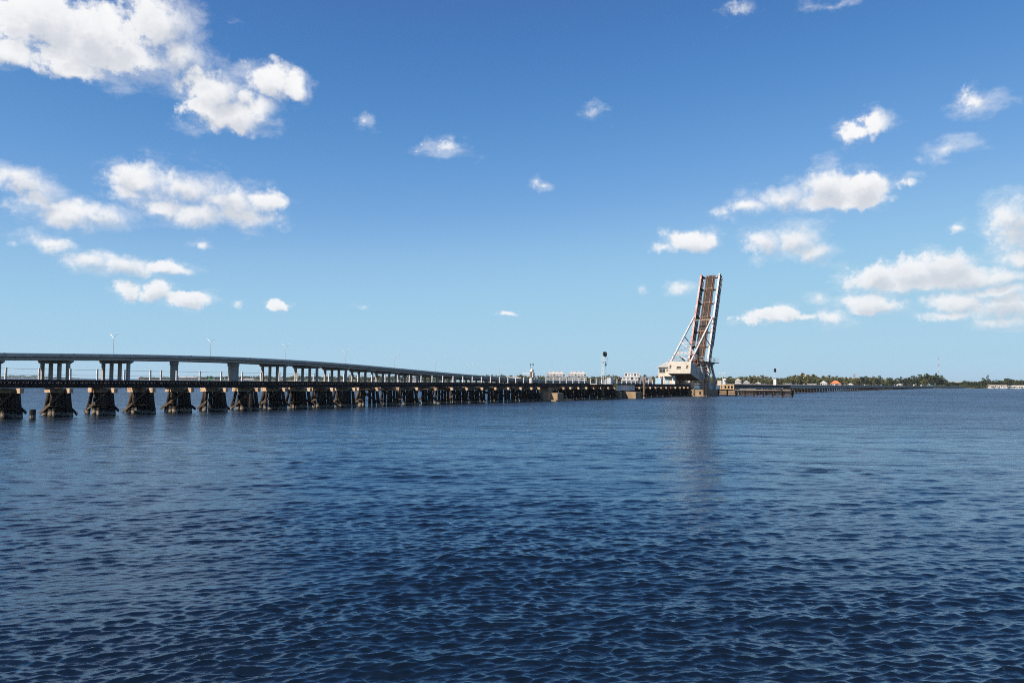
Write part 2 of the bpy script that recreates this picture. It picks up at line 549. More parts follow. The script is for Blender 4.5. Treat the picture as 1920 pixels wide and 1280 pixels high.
MAT['rest'] = material('rest_timber', (0.50, 0.35, 0.19), (0.36, 0.235, 0.12), rough=0.85, scale=0.9)
MAT['grey_roof'] = material('grey_roof', (0.38, 0.37, 0.36), (0.30, 0.29, 0.28), rough=0.85, scale=0.8)
MAT['blue'] = material('pale_blue_paint', (0.32, 0.52, 0.66), (0.26, 0.44, 0.58), rough=0.6)
MAT['stucco'] = material('white_stucco', (0.58, 0.545, 0.53), (0.48, 0.45, 0.435), rough=0.9, scale=0.2)
MAT['pink'] = material('pink_stucco', (0.62, 0.47, 0.42), (0.54, 0.40, 0.36), rough=0.9, scale=0.2)
MAT['recess_and_wall'] = material('recess_wall_grey', (0.30, 0.28, 0.29), (0.22, 0.205, 0.215), rough=0.8, scale=0.3)  # shade of window recesses put into the colour; also grey walls and roofs
MAT['roof_tile'] = material('orange_tile', (0.62, 0.19, 0.08), (0.50, 0.14, 0.06), rough=0.85, scale=0.6)
MAT['roof_pale'] = material('pale_roof', (0.56, 0.52, 0.47), (0.46, 0.42, 0.38), rough=0.85, scale=0.3)
MAT['teal'] = material('teal_awning', (0.10, 0.42, 0.36), (0.08, 0.34, 0.30), rough=0.7)
MAT['bark'] = material('bark', (0.12, 0.09, 0.065), (0.07, 0.05, 0.04), rough=0.9, scale=1.0)
MAT['asphalt'] = material('asphalt', (0.06, 0.06, 0.06), (0.045, 0.045, 0.045), rough=0.9, scale=0.4)
MAT['tyre'] = material('tyre_rubber', (0.02, 0.02, 0.02), (0.015, 0.015, 0.015), rough=0.9)


def leaf_material(name, ca, cb):
    m = bpy.data.materials.new(name)
    m.use_nodes = True
    nt = m.node_tree
    N, L = nt.nodes, nt.links
    b = N['Principled BSDF']
    b.inputs['Roughness'].default_value = 0.7
    b.inputs['Specular IOR Level'].default_value = 0.2
    geo = N.new('ShaderNodeNewGeometry')
    oi = N.new('ShaderNodeObjectInfo')
    n1 = N.new('ShaderNodeTexNoise')
    n1.inputs['Scale'].default_value = 0.28
    n1.inputs['Detail'].default_value = 3
    L.new(geo.outputs['Position'], n1.inputs['Vector'])
    ad = N.new('ShaderNodeMath')
    ad.operation = 'MULTIPLY_ADD'
    L.new(oi.outputs['Random'], ad.inputs[0])
    ad.inputs[1].default_value = 0.5
    L.new(n1.outputs['Fac'], ad.inputs[2])
    rp = N.new('ShaderNodeValToRGB')
    rp.color_ramp.elements[0].position = 0.4
    rp.color_ramp.elements[1].position = 1.05 if False else 1.0
    rp.color_ramp.elements[0].color = (*ca, 1)
    rp.color_ramp.elements[1].color = (*cb, 1)
    L.new(ad.outputs[0], rp.inputs[0])
    L.new(rp.outputs[0], b.inputs['Base Color'])
    return m


MAT['leaf'] = leaf_material('olive_foliage', (0.058, 0.070, 0.022), (0.125, 0.115, 0.040))
MAT['leaf_dark'] = leaf_material('dark_foliage', (0.028, 0.040, 0.018), (0.060, 0.068, 0.028))
MAT['mangrove'] = leaf_material('mangrove_foliage', (0.040, 0.060, 0.016), (0.080, 0.095, 0.028))

# ================================================================== water
def build_water():
    r = [0.6]
    while r[-1] < 7000:
        q = r[-1]
        if q < 6:
            step = 0.5
        elif q < 260:
            step = max(0.022, q * min(0.0021 + max(0.0, q - 14) * 0.000045, 0.012))
        else:
            step = q * 0.03
        r.append(q + step)
    r = np.array(r)
    dense = np.radians(np.arange(-36, 36.001, 0.118))
    coarse = np.radians(np.arange(40, 320.1, 4.0))
    a = np.concatenate([dense, coarse])
    R, A = np.meshgrid(r, a, indexing='ij')
    X = R * np.sin(A)
    Y = R * np.cos(A)
    Z = np.zeros_like(X)
    DX = np.zeros_like(X)
    DY = np.zeros_like(X)
    dr = np.gradient(r)[:, None]
    wr = np.random.default_rng(21)
    nW = 250
    lam = 0.075 * (2.6 / 0.075) ** wr.random(nW)
    main = math.radians(162)             # wind waves run towards us, crests rising to the right
    ang = main + wr.normal(0, 0.46, nW)
    ph = wr.random(nW) * 2 * math.pi
    slope = 0.45 * np.sqrt(2.0 / nW) * np.where(lam > 0.20, (0.20 / lam) ** 0.88, 1.0)
    act = (np.abs(A) < math.radians(36.2)) & (R < 400) & (R > 2)
    # add a few low long waves, and let every band come in groups so the chop is patchy
    nL = 14
    lam = np.concatenate([lam, wr.uniform(2.8, 8.0, nL)])
    ang = np.concatenate([ang, main + wr.normal(0, 0.4, nL)])
    ph = np.concatenate([ph, wr.random(nL) * 6.28])
    slope = np.concatenate([slope, np.full(nL, 0.022 * math.sqrt(2.0 / nL))])
    patch = []
    for b_ in range(4):
        g_ = np.zeros_like(X)
        for _ in range(7):
            kl = 2 * math.pi / wr.uniform(2.0, 14.0)
            aa = wr.random() * 6.28
            g_ += np.cos(kl * (X * math.sin(aa) * 0.6 + Y * math.cos(aa)) + wr.random() * 6.28)
        patch.append(np.clip(1.0 + 0.20 * g_, 0.4, 1.7))
    for k in range(nW + nL):
        kk = 2 * math.pi / lam[k]
        amp = slope[k] / kk
        res = np.clip((lam[k] / dr - 2.8) / 3.0, 0, 1)
        w = res * act * (patch[k % 4] if k < nW else np.clip((90 - R) / 60, 0, 1))
        if not w.any():
            continue
        phi = kk * (X * math.sin(ang[k]) + Y * math.cos(ang[k])) + ph[k]
        c, s = np.cos(phi), np.sin(phi)
        Z += amp * c * w
        DX -= 0.8 * amp * math.sin(ang[k]) * s * w
        DY -= 0.8 * amp * math.cos(ang[k]) * s * w
    X = X + DX
    Y = Y + DY
    nr, na = X.shape
    co = np.stack([X, Y, Z], -1).reshape(-1, 3)
    co = np.vstack([co, [[0, 0, 0]]])
    i = np.arange(nr - 1)[:, None]
    j = np.arange(na)[None, :]
    j2 = (j + 1) % na
    q = np.stack([i * na + j, i * na + j2, (i + 1) * na + j2, (i + 1) * na + j], -1).reshape(-1, 4)
    me = bpy.data.meshes.new('water')
    nq = len(q)
    me.vertices.add(len(co))
    me.vertices.foreach_set('co', co.astype(np.float32).ravel())
    tri = np.stack([np.full(na, len(co) - 1), np.arange(na), (np.arange(na) + 1) % na], -1)
    loops = np.concatenate([q.ravel(), tri[:, ::-1].ravel()]).astype(np.int32)
    me.loops.add(len(loops))
    me.loops.foreach_set('vertex_index', loops)
    starts = np.concatenate([np.arange(nq) * 4, nq * 4 + np.arange(na) * 3]).astype(np.int32)
    me.polygons.add(len(starts))
    me.polygons.foreach_set('loop_start', starts)
    me.polygons.foreach_set('use_smooth', np.ones(len(starts), bool))
    me.update(calc_edges=True)
    me.validate()
    m = bpy.data.materials.new('river_water')
    m.use_nodes = True
    nt = m.node_tree
    N, L = nt.nodes, nt.links
    N.remove(N['Principled BSDF'])
    body = N.new('ShaderNodeBsdfDiffuse')
    body.inputs['Color'].default_value = (*WATER_COL, 1)
    b = N.new('ShaderNodeBsdfAnisotropic')
    b.inputs['Color'].default_value = (*WATER_TINT, 1)
    fr = N.new('ShaderNodeFresnel')
    fr.inputs['IOR'].default_value = 1.66
    ms = N.new('ShaderNodeMixShader')
    L.new(fr.outputs[0], ms.inputs[0])
    L.new(body.outputs[0], ms.inputs[1])
    L.new(b.outputs[0], ms.inputs[2])
    L.new(ms.outputs[0], N['Material Output'].inputs['Surface'])
    geo = N.new('ShaderNodeNewGeometry')

    def noise(scale, stretch, detail, rot=0.0, rough=0.55):
        mp = N.new('ShaderNodeMapping')
        mp.inputs['Rotation'].default_value = (0, 0, rot)
        mp.inputs['Scale'].default_value = stretch
        L.new(geo.outputs['Position'], mp.inputs[0])
        n = N.new('ShaderNodeTexNoise')
        n.inputs['Scale'].default_value = scale
        n.inputs['Detail'].default_value = detail
        n.inputs['Roughness'].default_value = rough
        L.new(mp.outputs[0], n.inputs['Vector'])
        return n.outputs['Fac']

    def m_(op, a_, b_, c_=None):
        n = N.new('ShaderNodeMath')
        n.operation = op
        for i_, v in enumerate((a_, b_, c_)):
            if v is None:
                continue
            if isinstance(v, (int, float)):
                n.inputs[i_].default_value = v
            else:
                L.new(v, n.inputs[i_])
        return n.outputs[0]

    def mr(v, lo, hi, o0, o1):
        n = N.new('ShaderNodeMapRange')
        L.new(v, n.inputs[0])
        for i_, x in enumerate((lo, hi, o0, o1)):
            n.inputs[i_ + 1].default_value = x
        return n.outputs[0]
    # distance from the shore where the photograph was taken: big chop is mesh near, relief further out
    ln = N.new('ShaderNodeVectorMath')
    ln.operation = 'LENGTH'
    L.new(geo.outputs['Position'], ln.inputs[0])
    far = mr(ln.outputs['Value'], 18, 110, 0.0, 1.0)
    sea = noise(0.34, (0.36, 1.0, 1.0), 6, rot=math.radians(13), rough=0.56)
    rip = noise(8.0, (0.4, 1.0, 1.0), 4, rot=math.radians(18), rough=0.6)
    wind = noise(0.02, (0.4, 1.0, 1.0), 5, rot=math.radians(9), rough=0.65)
    gust = mr(wind, 0.36, 0.64, 0.65, 1.3)
    h = m_('MULTIPLY', m_('MULTIPLY', sea, 1.3), far)
    h = m_('MULTIPLY', h, mr(ln.outputs['Value'], 40, 400, 1.0, 1.7))
    h = m_('ADD', h, m_('MULTIPLY', rip, 0.022))
    h = m_('MULTIPLY', h, gust)
    bp = N.new('ShaderNodeBump')
    bp.inputs['Strength'].default_value = 1.0
    bp.inputs['Distance'].default_value = 1.0
    L.new(h, bp.inputs['Height'])
    L.new(bp.outputs[0], b.inputs['Normal'])
    L.new(bp.outputs[0], fr.inputs['Normal'])
    # unresolved ripples act as roughness further out
    rg = m_('MULTIPLY', m_('SQRT', mr(ln.outputs['Value'], 16, 200, 0.0, 1.0), 0.0), WATER_FAR_ROUGH)
    L.new(m_('ADD', rg, 0.02), b.inputs['Roughness'])
    me.materials.append(m)
    o = new_obj('water', me)
    tag(o, 'rippled dark blue river water across the foreground', None, None, 'structure')
    return o


WATER_COL = (0.0034, 0.0066, 0.0100)
WATER_TINT = (0.74, 0.89, 1.0)
WATER_FAR_ROUGH = 0.25
build_water()

# ================================================================== far shore (land)
def ray_point(px, Y):
    """ground point at lateral tangent px (photo column) and forward distance Y"""
    return ((px - 960) / 1493.3 * Y, Y)


def build_land(name, shore, back, label, h=1.2):
    """low bank: shoreline polyline (X, Y), a short beach slope, then flat ground running back"""
    vs, fs = [], []
    n = len(shore)
    for (x, y) in shore:
        d = math.hypot(x, y)
        ux, uy = x / d, y / d
        vs += [(x, y, -0.5), (x + ux * 3, y + uy * 3, h * 0.6), (x + ux * 14, y + uy * 14, h), (x + ux * back, y + uy * back, h + 1.5)]
    for k in range(n - 1):
        for j in range(3):
            a = k * 4 + j
            b = (k + 1) * 4 + j
            fs.append((a, b, b + 1, a + 1))
    mb = MB().add(vs, fs)
    return tag(mb.build(name, MAT['ground']), label, None, None, 'structure')


MAT['ground'] = material('shore_ground', (0.16, 0.14, 0.09), (0.07, 0.08, 0.035), rough=0.95, scale=0.05)
SHORE = [ray_point(px, Y) for px, Y in ((262, 2250), (420, 2150), (560, 1950), (700, 1650), (820, 1430), (930, 1290), (1040, 1200), (1180, 1120), (1340, 1080), (1500, 1100), (1640, 1160), (1735, 1215), (1765, 1235), (1800, 1290), (1860, 1330), (1920, 1350), (2100, 1360), (2500, 1250))]
SHORE_PX = [(262, 2250), (420, 2150), (560, 1950), (700, 1650), (820, 1430), (930, 1290), (1040, 1200), (1180, 1120), (1340, 1080), (1500, 1100), (1640, 1160), (1735, 1215), (1765, 1235), (1800, 1290), (1860, 1330), (1920, 1350), (2100, 1360), (2500, 1250)]


def shore_at(px):
    for (a, ya), (b, yb) in zip(SHORE_PX, SHORE_PX[1:]):
        if a <= px <= b:
            return ya + (yb - ya) * (px - a) / (b - a)
    return SHORE_PX[0][1] if px < SHORE_PX[0][0] else SHORE_PX[-1][1]


build_land('terrain', SHORE, 2500, 'low wooded far shore across the river')
build_land('island_terrain', [ray_point(px, Y) for px, Y in ((-420, 2500), (-200, 2650), (0, 2700), (90, 2750), (165, 2900))], 700, 'low distant point of land at the far left', h=0.8)

# ================================================================== railway trestle, timber approach
trestle = thing('railway_trestle', 'dark timber pile trestle carrying a single railway track from the left to the raised span', 'trestle', rail(0, 0, 0), -THETA)
T0, T1 = -16.0, 191.0

# stringers, ties, guard timbers, rails (local x = across, y = along, z = up)
for s_ in (-0.95, 0.95):
    t = T0
    while t < T1:
        if not (133.9 < t + 2 < 149.5):
            mb = MB()
            for k in (-0.24, 0.0, 0.24):
                mb.box(s_ + k - 0.119, s_ + k + 0.119, t, min(t + 4.38, T1), 2.74 + random.uniform(-.012, .012), 3.12 + random.uniform(-0.004, 0.004))
            mb.build('stringer', MAT['deck'], trestle)
        t += 4.4
mb = MB()
mp = MB()
t = T0
k = 0
while t < T1:
    j = random.uniform(-0.05, 0.05)
    L_ = 1.38 + random.uniform(-0.03, 0.04)
    z_ = random.uniform(-0.006, 0.006)
    mb.box(-L_, L_, t + j, t + j + 0.23, 3.123 + z_, 3.33 + z_)
    if random.random() < 0.9:
        mp.box(L_ + 0.003, L_ + 0.022, t + j + 0.075, t + j + 0.155, 3.165 + z_, 3.235 + z_)
    t += 0.395
mb.build('tie', MAT['deck'], trestle, kind='stuff')
mp.build('tie_end_plate', MAT['white'], trestle, kind='stuff')  # small pale plate low on most tie ends
for s_ in (-1.24, 1.24):
    mb = MB()
    t = T0
    while t < T1:
        mb.box(s_ - 0.10, s_ + 0.10, t, min(t + 5.97, T1), 3.338, 3.475 + random.uniform(-0.008, 0.008))
        t += 6.0
    mb.build('guard_timber', MAT['deck'], trestle)
for s_ in (-0.72, 0.72):
    MB().box(s_ - 0.07, s_ + 0.07, T0, T1, 3.337, 3.36).box(s_ - 0.012, s_ + 0.012, T0, T1, 3.36, 3.46).box(s_ - 0.036, s_ + 0.036, T0, T1, 3.46, 3.505).build('rail', MAT['rust'], trestle)
# pile bents
BENTS = [-11.4, -7.0, -2.6, 1.76, 6.39, 10.82, 15.1, 19.77, 24.4, 29.0, 33.4, 37.5, 41.7, 46.0, 50.8, 55.5, 60.0, 64.7, 69.2, 73.5, 78.2, 82.6, 87.0, 91.3, 95.4,
         98.3, 108.6, 111.9, 115.6, 119.5, 123.3, 127.1, 131.0, 134.6, 149.8, 153.2, 157.2, 161.0, 164.9, 168.7, 172.5, 176.1, 179.7, 183.2, 186.8, 190.2]


def bent_proto(seed):
    r = random.Random(seed)
    parts = []
    parts.append(('cap', MB().box(-2.15, 2.25, -0.19, 0.19, 2.245, 2.70 + r.uniform(-0.01, 0.02)).mesh('cap', MAT['cap'])))
    n = 7
    for k in range(n):
        s0 = -1.6 + 3.25 * k / (n - 1) + r.uniform(-0.06, 0.06)
        batter = [-0.62, -0.25, -0.05, 0.0, 0.05, 0.2, 0.4][k] + r.uniform(-0.06, 0.06)
        tz = r.uniform(-0.05, 0.05)
        m = MB()
        st = random.getstate()
        random.seed(seed * 10 + k)
        rad = r.uniform(0.20, 0.255)
        m.tube((s0, tz, 2.24), (s0 + batter * 0.72, tz * 2, 0.62), rad * 0.92, rad, n=9, wob=0.05)
        m.tube((s0 + batter * 0.72, tz * 2, 0.62 + r.uniform(0, 0.25)), (s0 + batter * 1.55, tz * 3, -1.6), rad * 1.16, rad * 1.2, n=9, wob=0.05)
        random.setstate(st)
        parts.append(('pile', m.mesh('pile', MAT['pile_grey' if r.random() < 0.12 else 'pile'], smooth=True)))
    # sway braces, one on each face, crossing
    e0, e1 = r.uniform(-2.75, -2.2), r.uniform(0.05, 0.5)
    parts.append(('brace', MB().bar((1.75, -0.27, 2.50), (e0, -0.30, e1), 0.09, 0.26, (0, 0, 1)).mesh('brace', MAT['brace'])))
    e0, e1 = r.uniform(2.35, 2.9), r.uniform(0.2, 0.55)
    parts.append(('brace', MB().bar((-1.5, 0.27, 2.35), (e0, 0.30, e1), 0.09, 0.26, (0, 0, 1)).mesh('brace', MAT['brace'])))
    zz = r.uniform(0.82, 0.98)
    parts.append(('sash_brace', MB().box(-1.95, 1.95, -0.36, -0.27, zz - 0.03, zz + 0.045).mesh('sash_brace', MAT['brace'])))
    return parts


PROTO = [bent_proto(k + 3) for k in range(11)]
for i, t in enumerate(BENTS):
    b = new_obj('pile_bent', None, trestle, (random.uniform(-0.05, 0.05), t, 0))
    b.rotation_euler = (0, 0, random.uniform(-0.03, 0.03))
    for nm, me in PROTO[(i * 4 + i // 11) % 11]:
        if nm != 'cap' and nm != 'pile' and random.random() < 0.16:
            continue
        if nm == 'pile' and i > 12 and random.random() < 0.06:
            continue
        q_ = new_obj(nm, me, b)
        if nm == 'pile':
            q_.rotation_euler = (random.uniform(-0.02, 0.02), random.uniform(-0.025, 0.025), random.uniform(-0.05, 0.05))

# stone-grey concrete pier that breaks the row of bents
MB().box(-2.4, 2.1, 99.9, 102.97, -1.5, 1.62).box(-2.4, 3.6, 103.0, 105.6, -1.5, 1.58).box(-1.3, 1.3, 103.6, 105.2, 1.583, 2.73).build('pier', MAT['concrete'], trestle)
MB().box(-3.0, 4.0, 101.6, 109.6, -1.5, 0.22).build('pier_footing', MAT['concrete'], trestle)
# short steel girder span on a concrete block
g = MB()
for s_ in (-1.0, 1.55):
    g.box(s_ - 0.02, s_ + 0.02, 135.95, 147.7, 1.95, 3.11)
    g.box(s_ - 0.17, s_ + 0.17, 135.95, 147.7, 1.90, 1.95).box(s_ - 0.17, s_ + 0.17, 135.95, 147.7, 3.06, 3.118)
gird = g.build('plate_girder', MAT['steel_pale'], trestle)
for k in range(9):
    t = 136.1 + k * 1.42
    MB().box(1.573, 1.70, t - 0.02, t + 0.02, 1.953, 3.057).build('stiffener', MAT['steel_pale'], gird)
MB().box(-2.4, 5.0, 140.0, 144.2, -1.5, 1.60).box(-1.3, 1.9, 140.6, 143.8, 1.603, 1.895).build('pier', MAT['concrete'], trestle)
MB().box(-2.2, 2.3, 137.1, 138.1, -1.5, 1.62).box(-1.3, 1.9, 137.3, 137.9, 1.623, 1.895).build('pier', MAT['concrete'], trestle)
MB().box(-2.2, 2.2, 187.6, 189.4, -1.5, 1.55).box(-2.8, 3.2, 186.0, 190.6, -1.5, 0.24).build('pier', MAT['concrete'], trestle)

# ------------------------------------------------------------------ cable fence on the walkway
fence = thing('cable_fence', 'row of white posts strung with two cables along the trestle deck', 'fence', rail(0, -2.2, 3.35), -THETA)
post_me = MB().box(-0.075, 0.075, -0.08, 0.08, 0, 1.27).box(-0.12, 0.12, -0.12, 0.12, 0.0, 0.03).mesh('post', MAT['post'])
PT = [-12.5, -9.5, -6.5, -3.4, -0.4, 2.61, 5.7, 8.78, 11.6, 14.6, 17.7, 19.0]
t = 21.0
while t < 184:
    PT.append(t)
    t += 3.05 + random.uniform(-0.12, 0.12)
outr = MB().box(-0.2, 0.95, -0.11, 0.11, -0.225, -0.003).mesh('outrigger', MAT['deck'])
for t in PT:
    new_obj('outrigger', outr, fence, (0, t, 0))
    o = new_obj('post', post_me, fence, (0, t, 0))
    o.rotation_euler = (random.uniform(-0.02, 0.02), random.uniform(-0.015, 0.015), 0)
for z_ in (0.62, 1.18):
    mb = MB()
    for a, b in zip(PT, PT[1:]):
        m_ = (a + b) / 2
        mb.tube((0.06, a, z_), (0.06, m_, z_ - 0.03), 0.011, n=4)
        mb.tube((0.06, m_, z_ - 0.03), (0.06, b, z_), 0.011, n=4)
    mb.build('cable', MAT['steel_dark'], fence)

# ------------------------------------------------------------------ old piles standing in the water
def stump(t, s, h, r, label, mat='pile', lean=(0, 0), name='timber_pile', group=None):
    root = thing(name, label, 'pile', rail(t, s, 0), -THETA, group)
    m = MB()
    m.tube((-lean[0] * 0.5, -lean[1] * 0.5, -1.5), (lean[0], lean[1], h), r * 1.05, r * 0.95, n=10, wob=0.06)
    m.build('shaft', MAT[mat], root, smooth=False)
    return root


stump(1.5, 4.8, 0.88, 0.27, 'short dark cut-off pile alone in the water at the far left')
o = stump(7.9, -2.6, 0.78, 0.3, 'stub pile against the left foot of the third pile bent from the left')
MB().tube((0.6, 0.2, -1.5), (0.6, 0.2, 0.74), 0.29, 0.27, n=9, wob=0.06).build('shaft', MAT['pile'], o)
stump(12.4, -2.7, 1.05, 0.25, 'stub pile against the left foot of the fourth pile bent from the left')
stump(27.2, 3.0, 2.05, 0.22, 'dark upright pile standing between two bents left of centre')
stump(143.0, 5.9, 4.75, 0.26, 'tall brown mooring pile standing before the pale girder span', 'pile_pale', (0.05, 0))
stump(182.6, 5.2, 2.3, 0.30, 'brown pile standing left of the bascule pier corner', 'pile_pale')
stump(185.3, 7.2, 5.0, 0.22, 'left one of two tall dark piles at the bascule pier corner', 'pile')
stump(186.9, 7.4, 5.6, 0.22, 'right one of two tall dark piles at the bascule pier corner', 'pile')
stump(125.4, 3.2, 2.9, 0.30, 'brown pile under the signal platform', 'pile_pale')

# ================================================================== bascule span
BT = 200.0
basc = thing('bascule_bridge', 'raised single-leaf bascule railway span with counterweight over the channel', 'bridge', rail(BT, 0, 0), -THETA)


def tz(t, z, s):
    """local point of the bascule: t along the track, z up, s across"""
    return Vector((s, t - BT, z))


U = Vector((0.4077, 0.9131))            # leaf axis in (t, z)
NF = Vector((-0.9131, 0.4077))          # towards the track side of the leaf
P0 = Vector((202.3, 11.0))              # front flange line origin


def leaf(u, n, s):
    p = P0 + U * u + NF * n
    return tz(p.x, p.y, s)


LV = Vector((0, U.x, U.y))
NV = Vector((0, NF.x, NF.y))


def lbox(mb, u0, u1, n0, n1, s0, s1):
    vs = [leaf(u, n, s) for u in (u0, u1) for n in (n0, n1) for s in (s0, s1)]
    return mb.add(vs, [(0, 1, 3, 2), (4, 6, 7, 5), (0, 4, 5, 1), (2, 3, 7, 6), (0, 2, 6, 4), (1, 5, 7, 3)])


TIP = 30.7
for sg in (-1, 1):
    web = MB()
    s0 = sg * 3.0
    pts = [(-3.0, -0.15), (TIP, -0.03), (TIP, -2.6), (24, -2.95), (6, -3.1), (-1.5, -3.4), (-4.0, -2.4)]
    n = len(pts)
    vs = [leaf(u, nn, s0 - 0.03) for u, nn in pts] + [leaf(u, nn, s0 + 0.03) for u, nn in pts]
    web.add(vs, [(k, (k + 1) % n, n + (k + 1) % n, n + k) for k in range(n)] + [tuple(range(n)), tuple(range(n, 2 * n))])
    girder = web.build('girder', MAT['steel_grey'], basc)
    f = MB()
    lbox(f, -3.0, TIP + 0.05, -0.03, 0.04, s0 - 0.28, s0 + 0.28)
    f.build('flange', MAT['steel_red' if sg < 0 else 'steel_white'], girder)
    f = MB()
    lbox(f, 6, 24, -3.14, -3.08, s0 - 0.26, s0 + 0.26)
    lbox(f, 24.02, TIP, -2.98, -2.92, s0 - 0.26, s0 + 0.26)
    f.build('flange', MAT['steel_grey'], girder)
    f = MB()
    lbox(f, TIP + 0.055, TIP + 0.10, -2.6, -0.04, s0 - 0.26, s0 + 0.26)
    f.build('end_plate', MAT['steel_grey'], girder)
    k = 0
    while k * 1.62 < TIP:
        u = 0.3 + k * 1.62
        st = MB()
        for out in (-1, 1):
            a, b = sorted((s0 + out * 0.033, s0 + out * 0.24))
            lbox(st, u - 0.035, u + 0.035, -2.55, -0.06, a, b)
        st.build('stiffener', MAT['steel_dark'], girder)
        k += 1
# floor beams with knee brackets, stringers, ties, rails
FB = [0.2 + 5.13 * k for k in range(7)]
for u in FB:
    u = min(u, TIP - 0.25)
    m = MB()
    lbox(m, u - 0.03, u + 0.03, -2.5, -1.62, -2.95, 2.95)
    lbox(m, u - 0.16, u + 0.16, -1.618, -1.58, -2.95, 2.95)
    fb = m.build('floor_beam', MAT['steel_white'], basc)
    for sg in (-1, 1):
        m = MB()
        pts = [(-1.576, sg * 2.94), (-1.576, sg * 1.85), (-0.25, sg * 2.94)]
        vs = [leaf(u - 0.025, a, b) for a, b in pts] + [leaf(u + 0.025, a, b) for a, b in pts]
        m.add(vs, [(0, 1, 2), (3, 5, 4), (0, 3, 4, 1), (1, 4, 5, 2), (2, 5, 3, 0)])
        lbox(m, u - 0.12, u + 0.12, -1.574, -1.54, *sorted((sg * 2.94, sg * 1.85)))
        m.build('knee_bracket', MAT['steel_dark'], fb)
for s_ in (-0.95, 0.95):
    m = MB()
    lbox(m, -1.5, TIP, -1.54, -1.12, s_ - 0.14, s_ + 0.14)
    m.build('stringer', MAT['rust'], basc)
m = MB()
u = -1.3
while u < TIP - 0.1:
    lbox(m, u, u + 0.22, -1.115, -0.92, -1.55 + random.uniform(-.04, .04), 1.55 + random.uniform(-.04, .04))
    u += 0.40
m.build('tie', MAT['tie_leaf'], basc, kind='stuff')
m = MB()
lbox(m, -1.3, TIP, -0.915, -0.88, -0.52, 0.52)
m.build('walk_board', MAT['walk_leaf'], basc)
for s_ in (-0.76, 0.76):
    m = MB()
    lbox(m, -1.3, TIP + 0.7, -0.915, -0.80, s_ - 0.02, s_ + 0.02)
    lbox(m, -1.3, TIP + 0.7, -0.80, -0.75, s_ - 0.05, s_ + 0.05)
    m.build('rail', MAT['rail_rust'], basc)
for s_ in (-1.32, 1.32):
    m = MB()
    lbox(m, -1.3, TIP, -0.915, -0.78, s_ - 0.09, s_ + 0.09)
    m.build('guard_timber', MAT['rust'], basc)
# cross beams that show pale between the rails
for u in FB[1:-1]:
    m = MB()
    lbox(m, u - 0.10, u + 0.10, -0.875, -0.80, -1.2, 1.2)
    m.build('deck_plate', MAT['rail_rust'], basc)

# counterweight: rotated box
cwf_t, cwf_b = Vector((185.6, 10.0)), Vector((184.8, 6.55))
ax = (cwf_t - cwf_b).normalized()
bk = Vector((ax.y, -ax.x))
LEN = 8.7


def cwp(a, b, s):
    p = cwf_b + ax * a + bk * b
    return tz(p.x, p.y, s)


def cbox(mb, a0, a1, b0, b1, s0, s1):
    vs = [cwp(a, b, s) for a in (a0, a1) for b in (b0, b1) for s in (s0, s1)]
    return mb.add(vs, [(0, 1, 3, 2), (4, 6, 7, 5), (0, 4, 5, 1), (2, 3, 7, 6), (0, 2, 6, 4), (1, 5, 7, 3)])


HT = (cwf_t - cwf_b).length
W_ = 3.3
m = MB()
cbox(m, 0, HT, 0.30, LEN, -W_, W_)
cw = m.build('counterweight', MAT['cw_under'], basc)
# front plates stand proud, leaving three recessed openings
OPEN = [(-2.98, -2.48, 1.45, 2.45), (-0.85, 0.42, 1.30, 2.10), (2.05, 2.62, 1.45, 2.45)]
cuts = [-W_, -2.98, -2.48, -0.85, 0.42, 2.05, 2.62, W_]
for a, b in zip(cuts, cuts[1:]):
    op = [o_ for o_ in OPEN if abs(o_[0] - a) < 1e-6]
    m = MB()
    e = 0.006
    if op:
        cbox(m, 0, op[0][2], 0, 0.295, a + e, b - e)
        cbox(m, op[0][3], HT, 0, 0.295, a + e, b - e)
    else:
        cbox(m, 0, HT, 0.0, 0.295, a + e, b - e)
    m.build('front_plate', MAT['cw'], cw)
for sg in (-1, 1):
    m = MB()
    a, b = sorted((sg * (W_ + 0.003), sg * (W_ + 0.05)))
    cbox(m, 0.0, HT, 0.02, LEN, a, b)
    m.build('side_plate', MAT['steel_grey'], cw)
m = MB()
cbox(m, HT + 0.003, HT + 0.09, 0.05, LEN, -W_, W_)
m.build('top_plate', MAT['steel_grey'], cw)
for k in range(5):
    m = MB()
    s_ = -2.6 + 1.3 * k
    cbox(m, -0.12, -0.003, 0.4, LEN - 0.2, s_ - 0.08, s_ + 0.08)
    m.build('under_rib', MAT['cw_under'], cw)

# inclined struts from the girders down to the counterweight
JN = {}
CWT = Vector((186.3, 9.95))
JT = Vector((207.55, 24.6))


def strut_pt(q, s):
    p = CWT + (JT - CWT) * q
    return tz(p.x, p.y, s)


for sg in (-1, 1):
    MB().bar(strut_pt(0, sg * 3.0), strut_pt(1.0, sg * 3.0), 0.42, 0.46, NV).build('strut', MAT['steel_white'], basc)
    g1 = leaf(5.2, 0.0, sg * 3.0)
    MB().bar(strut_pt(0.56, sg * 3.0), g1, 0.2, 0.24, NV).build('strut_tie', MAT['steel_grey'], basc)
    g1 = leaf(-1.5, -0.2, sg * 3.0)
    MB().bar(strut_pt(0.20, sg * 3.0), g1, 0.24, 0.3, NV).build('strut_tie', MAT['steel_dark'], basc)


def lattice(a, b, w, d, mat='steel_white', n=7):
    """two flanges with lacing between"""
    m = MB()
    off = Vector((0, 0, w / 2))
    m.bar(a + off, b + off, d, 0.09)
    m.bar(a - off, b - off, d, 0.09)
    for k in range(n):
        p, q = a.lerp(b, k / n), a.lerp(b, (k + 1) / n)
        m.bar(p + off * (1 if k % 2 else -1), q - off * (1 if k % 2 else -1), 0.05, 0.05)
    return m.build('cross_brace', MAT[mat], basc)


